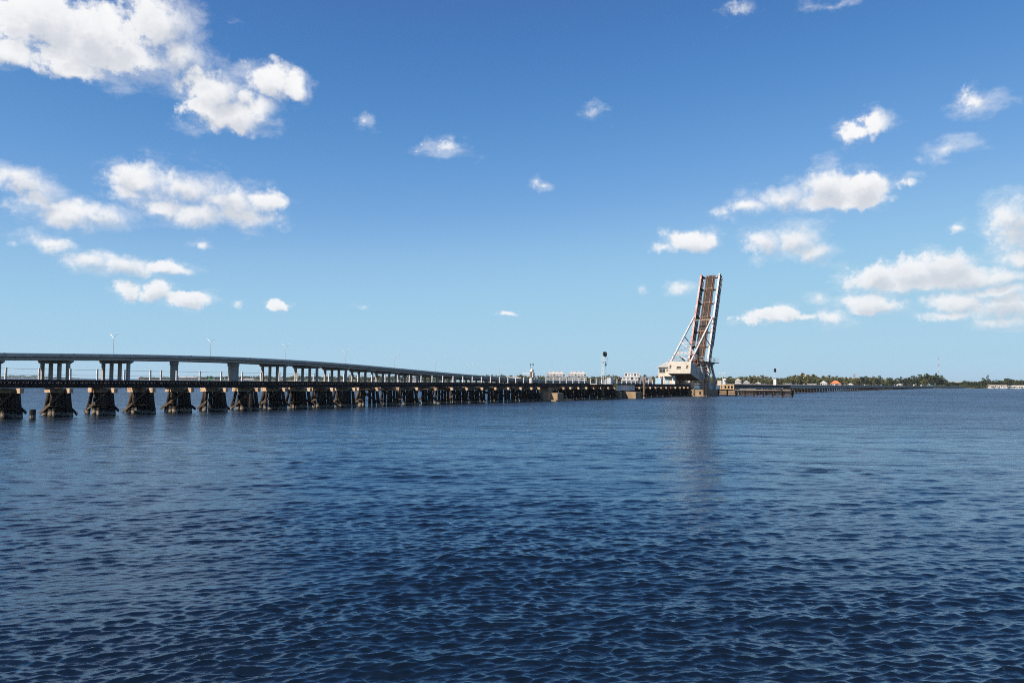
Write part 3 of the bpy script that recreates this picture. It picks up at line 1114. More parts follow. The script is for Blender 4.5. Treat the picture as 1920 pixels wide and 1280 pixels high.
lattice(strut_pt(0.42, -2.8), strut_pt(0.42, 2.8), 0.34, 0.2)
m = MB()
lattice(strut_pt(0.185, -2.8), strut_pt(0.185, 2.8), 0.62, 0.22, n=6)
for k in range(5):
    p = strut_pt(0.185, -2.5 + 1.15 * k)
    m.box(p.x, p.x + 0.7, p.y - 0.15, p.y - 0.115, p.z - 0.24, p.z + 0.24)
m.build('gusset_plate', MAT['steel_white'], basc)
for (q0, q1) in ((0.20, 0.41), (0.02, 0.17)):
    lattice(strut_pt(q0, -2.8), strut_pt(q1, 2.8), 0.24, 0.16)
    lattice(strut_pt(q0, 2.8), strut_pt(q1, -2.8), 0.24, 0.16, n=8)
lattice(strut_pt(0.93, -2.8), strut_pt(0.93, 2.8), 0.3, 0.16, 'steel_grey')

# link frame and machinery between counterweight and leaf
for sg in (-1, 1):
    pts = [(192.5, 8.6), (203.5, 9.0), (204.6, 6.4), (199.0, 4.6), (194.0, 4.4)]
    m = MB()
    vs = [tz(a, b, sg * 2.75 - 0.1) for a, b in pts] + [tz(a, b, sg * 2.75 + 0.1) for a, b in pts]
    n = len(pts)
    m.add(vs, [(k, (k + 1) % n, n + (k + 1) % n, n + k) for k in range(n)] + [tuple(range(n)), tuple(range(n, 2 * n))])
    m.build('tail_plate', MAT['steel_grey'], basc)
    m = MB()
    m.tube(tz(200.5, 8.0, sg * 3.9), tz(200.5, 8.0, sg * 2.9), 0.75, n=16)
    m.build('trunnion', MAT['steel_dark'], basc)
rr = random.Random(5)
for k in range(9):
    t_, z_, s_ = rr.uniform(189.5, 197), rr.uniform(9.4, 10.9), rr.uniform(-2.4, 2.6)
    w, h = rr.uniform(0.35, 0.9), rr.uniform(0.3, 0.9)
    c_ = tz(t_, z_, s_)
    if k % 3 == 0:
        MB().tube(c_ - Vector((w / 2, 0, 0)), c_ + Vector((w / 2, 0, 0)), h * 0.8, n=14).build('gear', MAT['rust'], basc)
    else:
        MB().box(c_.x - w / 2, c_.x + w / 2, c_.y - w / 2, c_.y + w / 2, c_.z - h / 2, c_.z + h / 2).box(c_.x - w * .3, c_.x + w * .3, c_.y - w * .3, c_.y + w * .3, c_.z - h, c_.z - h / 2).build('machinery', MAT['rust' if k % 2 else 'steel_white'], basc)

# supporting tower on the pier
for sg in (-1, 1):
    s_ = sg * 4.0
    MB().bar(tz(192.3, 10.1, s_), tz(195.0, 4.2, s_), 0.34, 0.42, (1, 0, 0)).bar(tz(195.0, 4.2, s_), tz(196.9, 2.05, s_), 0.34, 0.42, (1, 0, 0)).build('tower_leg', MAT['steel_white'], basc)
    MB().bar(tz(202.4, 10.1, s_), tz(205.6, 5.6, s_), 0.40, 0.60, (1, 0, 0)).bar(tz(205.6, 5.75, s_), tz(205.9, 2.05, s_), 0.42, 0.9, (1, 0, 0)).build('tower_leg', MAT['steel_white'], basc)
    MB().bar(tz(199.6, 9.9, s_), tz(199.9, 2.05, s_), 0.4, 0.5, (1, 0, 0)).build('tower_post', MAT['steel_grey'], basc)
    MB().bar(tz(197.3, 9.9, s_), tz(197.5, 2.05, s_), 0.3, 0.36, (1, 0, 0)).build('tower_post', MAT['steel_dark'], basc)
    MB().bar(tz(199.8, 4.4, s_ - sg * .25), tz(204.6, 9.4, s_ - sg * .25), 0.2, 0.26, (1, 0, 0)).build('tower_brace', MAT['steel_grey'], basc)
    MB().bar(tz(193.6, 7.0, s_ - sg * .25), tz(199.4, 3.2, s_ - sg * .25), 0.2, 0.26, (1, 0, 0)).build('tower_brace', MAT['steel_grey'], basc)
    MB().bar(tz(191.5, 9.75, s_), tz(205.4, 9.75, s_), 0.36, 0.5).build('tower_beam', MAT['steel_grey'], basc)
    a, b = sorted((sg * 2.2, sg * 3.75))
    m = MB()
    m.box(a, b, 196.9 - BT, 205.3 - BT, 2.06, 3.75).box(a - 0.12, b + 0.12, 196.7 - BT, 205.5 - BT, 3.753, 3.95)
    m.build('bearing_block', MAT['steel_grey'], basc)
    # stairs
    m = MB()
    for k in range(12):
        q = k / 11
        c_ = tz(201.2 + 3.6 * q, 8.6 - 4.4 * q, sg * 4.45)
        m.box(c_.x - 0.32, c_.x + 0.32, c_.y - 0.16, c_.y + 0.16, c_.z - 0.03, c_.z + 0.03)
    for e in (-0.35, 0.35):
        m.bar(tz(201.0, 8.8, sg * 4.45 + e), tz(205.0, 4.0, sg * 4.45 + e), 0.05, 0.2)
    m.build('stair', MAT['steel_white'], basc)
    # platform with railing
    a, b = sorted((sg * 3.45, sg * 5.5))
    plat = MB().box(a, b, 191.0 - BT, 206.0 - BT, 10.06, 10.2).box(a + .1, b - .1, 191.1 - BT, 205.9 - BT, 9.72 + .30, 10.057).build('platform', MAT['steel_dark'], basc)
    rl = MB()
    xo = sg * 5.42
    k = 0
    while k <= 10:
        y = 191.1 - BT + 1.47 * k
        rl.box(xo - 0.03, xo + 0.03, y - 0.03, y + 0.03, 10.203, 11.45)
        k += 1
    for z_ in (10.62, 11.03, 11.44):
        rl.bar((xo - sg * .07, 191.0 - BT, z_), (xo - sg * .07, 205.9 - BT, z_), 0.05, 0.055)
        rl.bar((sg * 3.5, 205.92 - BT, z_), (sg * 5.4, 205.92 - BT, z_), 0.05, 0.055)
        rl.bar((sg * 3.5, 191.05 - BT, z_), (sg * 5.4, 191.05 - BT, z_), 0.05, 0.055)
    rl.build('railing', MAT['alu'], plat)
MB().box(-3.9, 3.9, 204.2 - BT, 204.7 - BT, 9.0, 9.7).build('tower_beam', MAT['steel_dark'], basc)
# pier
MB().box(-4.6, 4.0, 196.3 - BT, 208.9 - BT, -1.5, 2.05).box(-4.75, 4.2, 196.1 - BT, 209.1 - BT, 0.0, 0.28).box(-4.3, 3.3, 192.3 - BT, 196.27 - BT, -1.5, 1.9).build('pier', MAT['concrete'], basc)
MB().box(2.45, 6.5, 188.0 - BT, 201.0 - BT, -1.5, 1.95).box(2.3, 6.7, 187.8 - BT, 201.2 - BT, -1.5, 0.24).build('pier_wing', MAT['concrete'], basc)
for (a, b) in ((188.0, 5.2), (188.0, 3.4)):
    MB().box(b - 0.28, b + 0.28, a - BT - 0.02, a - BT + 0.02, 0.5, 1.5).build('recess_shade_panel', MAT['black'], basc)  # flat black panels, the shade of recesses painted onto the pier face

# ------------------------------------------------------------------ far rest pier + trestle beyond the channel
far = thing('railway_trestle', 'long low railway trestle running from the channel to the wooded shore on the right', 'trestle', rail(234, 0, 0), -THETA)
FT = 234.0
T2 = 1300.0 - FT
rp_ = MB().box(-2.5, 2.4, 0.0, 1.2, -1.5, 1.75).box(-3.2, 3.0, -0.6, 2.0, -1.5, 0.35).build('rest_pier', MAT['concrete'], far)
for k in range(5):
    MB().box(-2.45 + k * 1.09, -2.45 + k * 1.09 + 0.42, -0.45, 0.3, 1.753, 3.05).build('bearing_post', MAT['rest'], rp_)
MB().box(-2.45, 2.33, -0.5, 0.35, 3.053, 3.42).build('bearing_beam', MAT['rest'], rp_)
MB().box(-2.45, 2.33, -0.47, 0.3, 1.753, 2.1).build('bearing_sill', MAT['rest'], rp_)
for s_ in (-1.3, 1.75):
    MB().box(s_ - 0.03, s_ + 0.03, 0.4, 90, 2.28, 3.14).box(s_ - 0.2, s_ + 0.2, 0.4, 90, 2.22, 2.28).box(s_ - 0.2, s_ + 0.2, 0.4, 90, 3.09, 3.15).build('plate_girder', MAT['steel_dark'], far)
    MB().box(s_ - 0.35, s_ + 0.12, 90.05, T2, 2.0, 3.15).build('stringer', MAT['hwy'], far)
m = MB()
for k in range(62):
    t = 0.8 + k * 1.45
    m.box(1.785, 1.9, t - 0.03, t + 0.03, 2.283, 3.087)
m.build('stiffener', MAT['steel_dark'], far, kind='stuff')
m = MB()
t = 0.5
while t < 500:
    m.box(-1.95, 1.95 + random.uniform(-.05, .05), t, t + 0.24, 3.153, 3.34)
    t += 0.5
m.box(-1.95, 1.95, 500, T2, 3.153, 3.34)
m.build('tie', MAT['deck'], far, kind='stuff')
for s_ in (-0.72, 0.72, -1.8, 1.8):
    MB().box(s_ - 0.06, s_ + 0.06, 0.4, T2, 3.343, 3.47).build('rail' if abs(s_) < 1 else 'guard_timber', MAT['rail_rust'], far)
bme = MB()
bme.box(-2.2, 2.25, -0.45, 0.45, 1.55, 2.0)
bcap = bme.mesh('cap', MAT['concrete'])
piles_me = [MB().tube((x, 0, 1.55), (x * 1.08, 0, -1.5), 0.30, 0.32, n=8).mesh('pile', MAT['pile_pale']) for x in (-1.7, -0.55, 0.6, 1.75)]
t = 9.0
far_t = []
while t < T2:
    far_t.append(t)
    t += 7.6
for t in far_t[:52]:
    b = new_obj('pile_bent', None, far, (0, t, 0))
    new_obj('cap', bcap, b)
    for me in piles_me:
        new_obj('pile', me, b)
m = MB()
for t in far_t[52:]:
    m.box(-2.2, 2.25, t - .45, t + .45, 1.55, 2.0)
    for x in (-1.7, -0.55, 0.6, 1.75):
        m.box(x - .28, x + .28, t - .28, t + .28, -1.5, 1.548)
m.build('distant_bents', MAT['concrete'], far, kind='stuff')

# ------------------------------------------------------------------ channel fenders
def fender(a, b, n, label, side_posts):
    a, b = Vector(a), Vector(b)
    root = thing('channel_fender', label, 'fender', (a.x, a.y, 0))
    off = -Vector((a.x, a.y, 0))
    d = (b - a)
    dn = d.normalized()
    pe = Vector((dn.y, -dn.x, 0))
    for k in range(n + 1):
        p = a + d * (k / n) + off
        last = side_posts and k >= n - 1
        for q in ((-0.35, 0.35, 0.0) if last else (0.0,)):
            c_ = p + pe * q * 1.6
            MB().tube((c_.x, c_.y, -1.5), (c_.x, c_.y, 2.0 + random.uniform(-0.08, 0.25)), 0.24, 0.22, n=8, wob=.04).build('post', MAT['pile'], root)
    for z_, h, mt in ((1.68, 0.26, 'deck'), (0.98, 0.2, 'deck'), (0.28, 0.2, 'brace')):
        for sgn in (-1, 1):
            MB().bar(a + off + pe * 0.36 * sgn + Vector((0, 0, z_)), b + off + pe * 0.36 * sgn + Vector((0, 0, z_)), 0.22, h).build('wale', MAT[mt], root)
    MB().bar(a + off + Vector((0, 0, 1.93)), b + off + Vector((0, 0, 1.93)), 0.7, 0.1).build('walkway', MAT['hwy'], root)
    return root


fender(rail(208.0, 4.6), rail(205.5, 27.0), 8, 'timber channel fender reaching out from the bascule pier', True)
fender(rail(238.0, 3.0), rail(241.5, 20.0), 6, 'shorter timber fender on the far side of the channel', False)

# ------------------------------------------------------------------ signals, cabinets, poles on the railway
def signal_mast(t, s, z, label):
    r = thing('signal_mast', label, 'signal', rail(t, s, z), -THETA)
    MB().tube((0, 0.55, 0), (0, 0.55, 6.4), 0.07, n=8).build('mast', MAT['alu'], r)
    m = MB()
    for e in (-0.2, 0.2):
        m.bar((e - 0.35, -0.35, 0), (e - 0.35, -0.35, 6.4), 0.05, 0.05, (1, 0, 0))
    for k in range(22):
        m.bar((-0.55, -0.35, 0.25 + k * 0.28), (-0.15, -0.35, 0.25 + k * 0.28), 0.035, 0.035)
    m.build('ladder', MAT['white'], r)
    m = MB()
    m.box(-0.62, 0.45, -0.75, 0.75, 5.0, 5.06)
    for e in (-0.7, 0.7):
        m.bar((-0.6, e, 5.06), (-0.6, e, 6.0), 0.04, 0.04).bar((0.42, e, 5.06), (0.42, e, 6.0), 0.04, 0.04)
    m.bar((-0.6, -0.7, 6.0), (-0.6, 0.7, 6.0), 0.04, 0.04).bar((0.42, -0.7, 6.0), (0.42, 0.7, 6.0), 0.04, 0.04)
    m.build('cage', MAT['white'], r)
    for y in (-0.28, 0.42):
        m = MB()
        m.box(-0.33, 0.33, y - 0.06, y + 0.06, 6.5, 6.95)
        m.tube((0, y - .055, 6.5), (0, y + .055, 6.5), 0.33, n=16).tube((0, y - .055, 6.95), (0, y + .055, 6.95), 0.33, n=16)
        h = m.build('signal_head', MAT['black'], r)
        for z_ in (6.42, 6.72, 7.02):
            MB().tube((0, y - 0.28, z_), (0, y - 0.065, z_), 0.12, n=12).build('lens_hood', MAT['black'], h)
    MB().sphere((0.0, 0.55, 4.35), 0.24, 0.24, 0.30).build('bell', MAT['white'], r)
    MB().box(-0.25, 0.25, 0.35, 0.75, 0.0, 0.9).build('base', MAT['alu'], r)
    return r


plat = thing('signal_platform', 'narrow timber platform hung beside the trestle under the tall signal', 'platform', rail(126, 2.4, 0), -THETA)
MB().box(-0.75, 0.9, -4.0, 4.0, 3.30, 3.42).build('deck', MAT['tan_wall'], plat)
for t in (-3.5, 0, 3.5):
    MB().bar((0.7, t, 3.28), (-1.0, t, 2.3), 0.14, 0.16).build('bracket', MAT['deck'], plat)
m = MB()
for k in range(6):
    m.tube((0.85, -3.9 + k * 1.56, 3.42), (0.85, -3.9 + k * 1.56, 4.5), 0.025, n=5)
for z_ in (3.95, 4.5):
    m.tube((0.85, -3.9, z_), (0.85, 3.9, z_), 0.025, n=5)
m.build('railing', MAT['white'], plat)
signal_mast(127.6, 2.6, 3.42, 'tall white signal mast with ladder and black double head on the trestle')
c = thing('relay_cabinet', 'white relay cabinet standing beside the tall signal mast', 'cabinet', rail(132.0, 2.0, 3.40), -THETA)
MB().box(-0.45, 0.45, -0.75, 0.75, 0.12, 1.45).box(-0.40, 0.40, -0.7, 0.7, 0, 0.117).build('case', MAT['alu'], c)
MB().box(-0.5, 0.5, -0.82, 0.82, 1.453, 1.53).build('lid', MAT['white'], c)
for y in (-0.36, 0.36):
    MB().box(0.453, 0.475, y - 0.33, y + 0.33, 0.2, 1.4).build('door', MAT['alu'], c)

r = thing('signal_mast', 'single black oval signal on a short mast above the right-hand trestle', 'signal', rail(292, 2.6, 3.4), -THETA)
MB().box(-0.55, 0.55, -0.6, 0.6, 0, 2.35).box(-0.6, 0.6, -0.66, 0.66, 2.353, 2.42).build('case', MAT['white'], r)
MB().tube((0, 0, 2.42), (0, 0, 6.2), 0.09, n=8).build('mast', MAT['white'], r)
m = MB()
m.box(-0.48, 0.48, -0.07, 0.07, 5.55, 6.25)
m.tube((0, -.065, 5.55), (0, .065, 5.55), 0.48, n=18).tube((0, -.065, 6.25), (0, .065, 6.25), 0.48, n=18)
h = m.build('signal_head', MAT['black'], r)
for z_ in (5.45, 5.9, 6.35):
    MB().tube((0, -0.32, z_), (0, -0.075, z_), 0.18, n=12).build('lens_hood', MAT['black'], h)
MB().tube((0.0, 0, 4.55), (0.0, 0, 4.85), 0.16, n=10).build('junction_box', MAT['white'], r)

# yellow sign on the trestle side
r = thing('warning_sign', 'yellow hanging sign with dark marks on the trestle beside the pale girder', 'sign', rail(134.2, 2.35, 2.95), -THETA)
m = MB()
pts = [(-0.9, 0.0), (-0.45, 0.62), (0.9, 0.42), (1.05, 0.05), (0.1, -0.62), (-0.5, -0.55)]
m.prism([(a, b) for a, b in pts], 'x', 0.0, 0.04)
m.build('board', MAT['yellow'], r)
MB().box(0.043, 0.06, -0.35, -0.15, -0.25, 0.3).box(0.043, 0.06, 0.05, 0.5, 0.02, 0.18).box(0.043, 0.06, -0.62, -0.48, -0.1, 0.12).build('marking', MAT['black'], r)
MB().bar((-0.02, -0.3, 0.0), (-0.72, -0.3, 0.25), 0.05, 0.05).bar((-0.02, 0.4, 0.0), (-0.72, 0.4, 0.25), 0.05, 0.05).build('bracket', MAT['steel_dark'], r)

# small post with floodlights, boxes and a white arm
r = thing('equipment_post', 'brown post with white boxes, small lamps and a white horizontal arm behind the trestle', 'post', rail(104, -3.0, 2.9), -THETA)
MB().box(-0.2, 0.2, -0.22, 0.22, -3.9, 3.2).build('post', MAT['pile_pale'], r)
MB().box(-0.28, 0.28, -0.3, 0.3, 0.45, 1.6).build('case', MAT['post'], r)
MB().box(0.2, 0.5, -0.1, 0.5, 1.75, 2.75).build('case', MAT['steel_grey'], r)
MB().box(-0.22, 0.38, -0.25, 0.45, 2.9, 3.25).sphere((0.05, 0.05, 3.3), 0.24, 0.24, 0.22).build('lamp_housing', MAT['white'], r)
MB().bar((-0.2, 0, 2.55), (-2.1, 0, 2.55), 0.12, 0.12).build('arm', MAT['white'], r)
for e in (-0.2, 0.4):
    m = MB()
    m.tube((e, 0, 3.2), (e, 0, 4.25), 0.03, n=5).box(e - 0.12, e + 0.12, -0.1, 0.1, 4.25, 4.5)
    m.build('floodlight', MAT['steel_dark'], r)

# T lamp, tank and cabinet on the far side of the channel
r = thing('lamp_post', 'short white lamp post with a T-shaped twin head beyond the channel', 'lamp post', rail(241.6, -4, 0), -THETA)
MB().tube((0, 0, -1.5), (0, 0, 7.4), 0.11, 0.09, n=8).build('pole', MAT['white'], r)
MB().bar((-0.9, -0.4, 7.45), (0.8, 0.4, 7.45), 0.14, 0.14).build('arm', MAT['white'], r)
for a, b in ((-0.9, -0.4), (0.8, 0.4)):
    MB().box(a - 0.3, a + 0.3, b - 0.22, b + 0.22, 7.25, 7.44).build('lamp_head', MAT['white'], r)
r = thing('storage_tank', 'upright white cylindrical tank beyond the channel beside the lamp post', 'tank', rail(244.5, -4, 2.4), -THETA)
MB().tube((0, 0, 0), (0, 0, 2.9), 0.55, n=18).build('shell', MAT['white'], r, smooth=False)
MB().sphere((0, 0, 2.9), 0.55, 0.55, 0.35, n=18).build('dome', MAT['white'], r, smooth=True)
MB().box(-0.6, 0.6, -0.6, 0.6, -4.0, -0.003).build('plinth', MAT['concrete'], r)
r = thing('control_cabinet', 'grey control cabinet on a post left of the white tank', 'cabinet', rail(239.0, -4.2, 2.9), -THETA)
MB().box(-0.7, 0.7, -0.3, 0.3, 0.2, 1.9).build('case', MAT['steel_grey'], r)
MB().box(-0.12, 0.12, -0.12, 0.12, -4.4, 0.197).build('post', MAT['steel_dark'], r)
MB().box(0.703, 0.72, -0.26, 0.26, 0.3, 1.8).build('door', MAT['steel_grey'], r)

# ------------------------------------------------------------------ operator's house
r = thing('operator_house', 'small tan two-storey bridge operator house with hipped roof behind the counterweight', 'house', rail(196.0, -6.9, 0), -THETA)
MB().box(-2.2, 2.2, -3.6, 3.6, 3.35, 8.6).build('wall', MAT['tan_wall'], r)
m = MB()
m.add([(-2.7, -4.1, 8.55), (2.7, -4.1, 8.55), (2.7, 4.1, 8.55), (-2.7, 4.1, 8.55), (0, -1.6, 10.4), (0, 1.6, 10.4)], [(0, 1, 4), (1, 2, 5, 4), (2, 3, 5), (3, 0, 4, 5), (0, 3, 2, 1)])
m.build('roof', MAT['grey_roof'], r)
for (x0, x1, z0, z1) in ((-1.9, -0.1, 6.9, 8.1), (0.35, 0.95, 7.3, 8.0), (1.3, 1.95, 6.9, 8.1), (-1.6, -0.8, 5.2, 5.8)):
    w = MB().box(x0, x1, -3.66, -3.603, z0, z1).build('window', MAT['glass'], r)
    MB().box(x0 - 0.08, x1 + 0.08, -3.68, -3.603, z0 - 0.1, z0 - 0.003).box(x0 - 0.08, x1 + 0.08, -3.68, -3.603, z1 + 0.003, z1 + 0.1).box((x0 + x1) / 2 - .03, (x0 + x1) / 2 + .03, -3.69, -3.663, z0, z1).build('frame', MAT['white'], w)
for (y0, y1) in ((-2.8, -1.0), (0.2, 2.4)):
    MB().box(2.203, 2.26, y0, y1, 6.9, 8.1).build('window', MAT['glass'], r)
d_ = MB().box(0.2, 1.2, -3.66, -3.603, 3.4, 5.5).build('door', MAT['blue'], r)
MB().box(1.02, 1.08, -3.72, -3.663, 4.4, 4.5).build('handle', MAT['steel_dark'], d_)
MB().box(-0.5, 2.6, -4.9, -3.7, 5.85, 5.95).build('awning', MAT['white'], r)
MB().box(-2.6, 3.2, -6.4, 4.2, 3.1, 3.34).build('floor', MAT['deck'], r)
for x in (-2.3, 0.3, 2.9):
    for y in (-6.0, -1.0, 3.8):
        MB().tube((x, y, -1.5), (x, y, 3.09), 0.2, n=8).build('pile', MAT['pile'], r)
MB().tube((-1.8, -3.2, 10.1 - 1.2), (-1.8, -3.2, 14.0), 0.035, n=5).build('antenna', MAT['white'], r)
c = thing('equipment_box', 'pale blue equipment box beside the operator house', 'box', rail(182.6, -5.2, 3.343), -THETA)
MB().box(-0.9, 0.9, -0.7, 0.7, 0, 1.75).build('case', MAT['blue'], c)
MB().box(-0.97, 0.97, -0.77, 0.77, 1.753, 1.85).build('lid', MAT['white'], c)
r = thing('pillar', 'stout white pillar under the counterweight', 'pillar', rail(187.5, -2.45, 3.34), -THETA)
MB().box(-0.45, 0.45, -0.45, 0.45, 0.2, 2.9).build('shaft', MAT['white'], r)
MB().box(-0.6, 0.6, -0.6, 0.6, 0, 0.197).build('base', MAT['concrete'], r)

# ================================================================== highway bridge
SP = 57.7


def hwy_straight(i):
    px = 1650 - 1 / (0.00010096 * i + 0.00069548)
    Y = 360.7 + 52.4 * i
    return Vector(((px - 960) / 1493.3 * Y, Y))


HP = [hwy_straight(-3.2)] + [hwy_straight(i) for i in (-2, -1, 0, 1, 2, 3, 4, 5, 6, 7, 8)]
HP += [Vector(p) for p in ((34, 830), (88, 900), (165, 965), (262, 1012), (385, 1045), (510, 1098), (612, 1168), (700, 1250), (760, 1330))]


def catmull(P, n=24):
    out = []
    for k in range(1, len(P) - 2):
        a, b, c, d = P[k - 1], P[k], P[k + 1], P[k + 2]
        for j in range(n):
            t = j / n
            out.append(0.5 * ((2 * b) + (c - a) * t + (2 * a - 5 * b + 4 * c - d) * t * t + (3 * b - a - 3 * c + d) * t ** 3))
    out.append(P[-2])
    return out


HC = catmull(HP)
_cum = [0.0]
for a, b in zip(HC, HC[1:]):
    _cum.append(_cum[-1] + (b - a).length)
_s0 = min(range(len(HC)), key=lambda k: (HC[k] - hwy_straight(0)).length)
S0 = _cum[_s0]
SMAX = _cum[-1] - S0


def hwy_at(s):
    s += S0
    s = max(0.0, min(_cum[-1] - 1e-3, s))
    lo = int(np.searchsorted(_cum, s, side='right')) - 1
    lo = max(0, min(len(HC) - 2, lo))
    f = (s - _cum[lo]) / (_cum[lo + 1] - _cum[lo])
    p = HC[lo].lerp(HC[lo + 1], f)
    d = (HC[lo + 1] - HC[lo]).normalized()
    return p, d


_pi = [-3, -2, -0.9, 0, 1, 2, 3, 4, 5, 6, 7, 8, 9, 10, 11, 13, 16, 30]
_pz = [9.5, 11.4, 13.1, 14.5, 15.35, 15.1, 13.9, 12.1, 10.3, 8.8, 7.4, 6.3, 5.5, 5.0, 4.6, 4.1, 3.5, 3.3]


def hwy_top(s):
    """height of the top of the parapet"""
    return float(np.interp(s / SP, _pi, _pz))


# smooth the profile
_ss = np.arange(-200, SMAX + 60, 4.0)
_zz = np.array([hwy_top(s) for s in _ss])
_kern = np.hanning(23)
_kern /= _kern.sum()
_zz = np.convolve(np.pad(_zz, 11, mode='edge'), _kern, mode='valid')


def hz(s):
    return float(np.interp(s, _ss, _zz))


SMIN = -S0
hwy = thing('highway_bridge', 'long grey concrete highway bridge rising on columns behind the railway trestle', 'bridge', (*hwy_straight(0), 0))
HO = Vector((*hwy_straight(0), 0))


def frame_at(s):
    p, d = hwy_at(s)
    return Vector((p.x, p.y, 0)) - HO, Vector((d.x, d.y, 0)), Vector((d.y, -d.x, 0))


def sweep(name, mat, o0, o1, z0, z1, s0=None, s1=None, step=9.6):
    s0 = SMIN if s0 is None else s0
    s1 = SMAX if s1 is None else s1
    n = max(1, int((s1 - s0) / step))
    vs, fs = [], []
    for k in range(n + 1):
        s = s0 + (s1 - s0) * k / n
        c, d, p = frame_at(s)
        zt = hz(s)
        for o, z in ((o0, z0), (o1, z0), (o1, z1), (o0, z1)):
            v = c + p * o
            vs.append((v.x, v.y, zt + z))
    for k in range(n):
        a = 4 * k
        for j in range(4):
            fs.append((a + j, a + (j + 1) % 4, a + 4 + (j + 1) % 4, a + 4 + j))
    fs += [(0, 1, 2, 3), (4 * n + 3, 4 * n + 2, 4 * n + 1, 4 * n)]
    return MB().add(vs, fs).build(name, MAT[mat], hwy)


sweep('deck', 'hwy', -10.7, 10.7, -1.20, -0.92)
for o in (-10.9, 10.9):
    sweep('parapet_rail', 'alu', o - 0.08, o + 0.08, -0.12, 0.0)
sweep('road_surface', 'asphalt', -10.4, 10.4, -0.916, -0.90)
sweep('median_barrier', 'hwy_pale', -0.3, 0.3, -0.896, -0.1)

cap_cache = {}
PIER_I = [-2.48, -1.98, -1.48, -0.98, -0.48, 0.028, 1.83, 2.325, 2.82] + [3.32 + 0.497 * k for k in range(30)]
JOINTS = sorted([SMIN] + [i_ * SP for i_ in PIER_I + [0.598, 1.284] if SMIN < i_ * SP < SMAX - 5] + [SMAX])
for a_, b_ in zip(JOINTS, JOINTS[1:]):
    if b_ - a_ < 1:
        continue
    for o in (-10.9, 10.9):
        sweep('parapet', 'hwy_pale', o - 0.2, o + 0.2, -1.35, -0.16, a_ + 0.12, b_ - 0.12)
    for o in (-9.3, -5.6, -1.9, 1.9, 5.6, 9.3):
        sweep('girder', 'hwy', o - 0.45, o + 0.45, -2.85, -1.204, a_ + 0.25, b_ - 0.25)
    if b_ < SMAX:
        c, d, p = frame_at(b_)
        q_ = c + p * 10.9
        MB().box(-0.55, 0.55, -0.28, 0.28, -1.45, 0.02).build('pilaster', MAT['hwy_pale'], hwy, loc=(q_.x, q_.y, hz(b_)), rz=math.atan2(d.y, d.x))
        for o in (9.3,):
            q_ = c + p * o
            MB().box(-0.35, 0.35, -0.55, 0.55, -2.85, -1.21).build('diaphragm', MAT['hwy_warm'], hwy, loc=(q_.x, q_.y, hz(b_)), rz=math.atan2(d.y, d.x))
for i_ in PIER_I:
    s = i_ * SP
    if s < SMIN or s > SMAX - 5:
        continue
    c, d, p = frame_at(s)
    zt = hz(s) - 2.853
    ang = math.atan2(p.y, p.x)
    b = new_obj('column_bent', None, hwy, (c.x, c.y, 0), ang)
    m = MB()
    m.prism([(-10.6, zt), (-10.6, zt - 0.55), (-9.0, zt - 1.25), (9.0, zt - 1.25), (10.6, zt - 0.55), (10.6, zt)], 'y', -0.75, 0.75)
    m.build('cap', MAT['hwy_warm'], b)
    for o in (-8.1, -2.7, 2.7, 8.1):
        if zt - 1.26 < 0.3:
            continue
        MB().box(o - 0.6, o + 0.6, -0.6, 0.6, -1.5, zt - 1.253).build('column', MAT['hwy_warm'], b)
for i_, th_ in ((0.598, 0.0), (1.284, 0.0)):
    s = i_ * SP
    c, d, p = frame_at(s)
    zt = hz(s) - 2.853
    w = (c + HO)
    view = Vector((w.x, w.y, 0)).normalized()
    ang = math.atan2(view.y, view.x) + (0.02 if i_ < 1 else 0.12)
    b = new_obj('channel_pier', None, hwy, (c.x, c.y, 0), ang)
    MB().box(-10.2, 10.2, -1.85, 1.85, zt - 1.7, zt).build('cap', MAT['hwy_warm'], b)
    MB().box(-9.2, 9.2, -1.55, 1.55, -1.5, zt - 1.703).build('wall', MAT['hwy_warm'], b)
    for k in range(6):
        MB().box(-9.2 + k * 3.3, -8.6 + k * 3.3, -1.70, -1.553, 0, zt - 1.71).build('rib', MAT['hwy_warm'], b)

# street lamps along the median
ORD = ['first', 'second', 'third', 'fourth', 'fifth', 'sixth', 'seventh', 'eighth', 'ninth', 'tenth', 'eleventh']


def lamp_proto():
    parts = []
    parts.append(('pole', MB().tube((0, 0, 0), (0, 0, 8.1), 0.14, 0.09, n=8).mesh('pole', MAT['alu'])))
    m = MB()
    for sg in (-1, 1):
        m.tube((0, 0, 8.05), (sg * 1.3, 0, 9.5), 0.09, 0.08, n=6).tube((sg * 1.3, 0, 9.5), (sg * 2.3, 0, 10.25), 0.08, 0.07, n=6)
    parts.append(('arm', m.mesh('arm', MAT['alu'])))
    for sg in (-1, 1):
        m = MB().sphere((sg * 2.6, 0, 10.33), 0.62, 0.26, 0.17, n=10, m=6)
        parts.append(('lamp_head', m.mesh('lamp_head', MAT['white'])))
    return parts


LPARTS = lamp_proto()
for i in range(0, 11):
    s = i * SP
    c, d, p = frame_at(s)
    w = c + HO
    lab = '%s twin-armed street lamp from the left on the highway bridge' % ORD[i]
    r = thing('street_lamp', lab, 'street lamp', (w.x, w.y, hz(s) - 0.897), math.atan2(p.y, p.x), 'lamps along the highway bridge')
    for nm, me in LPARTS:
        new_obj(nm, me, r)


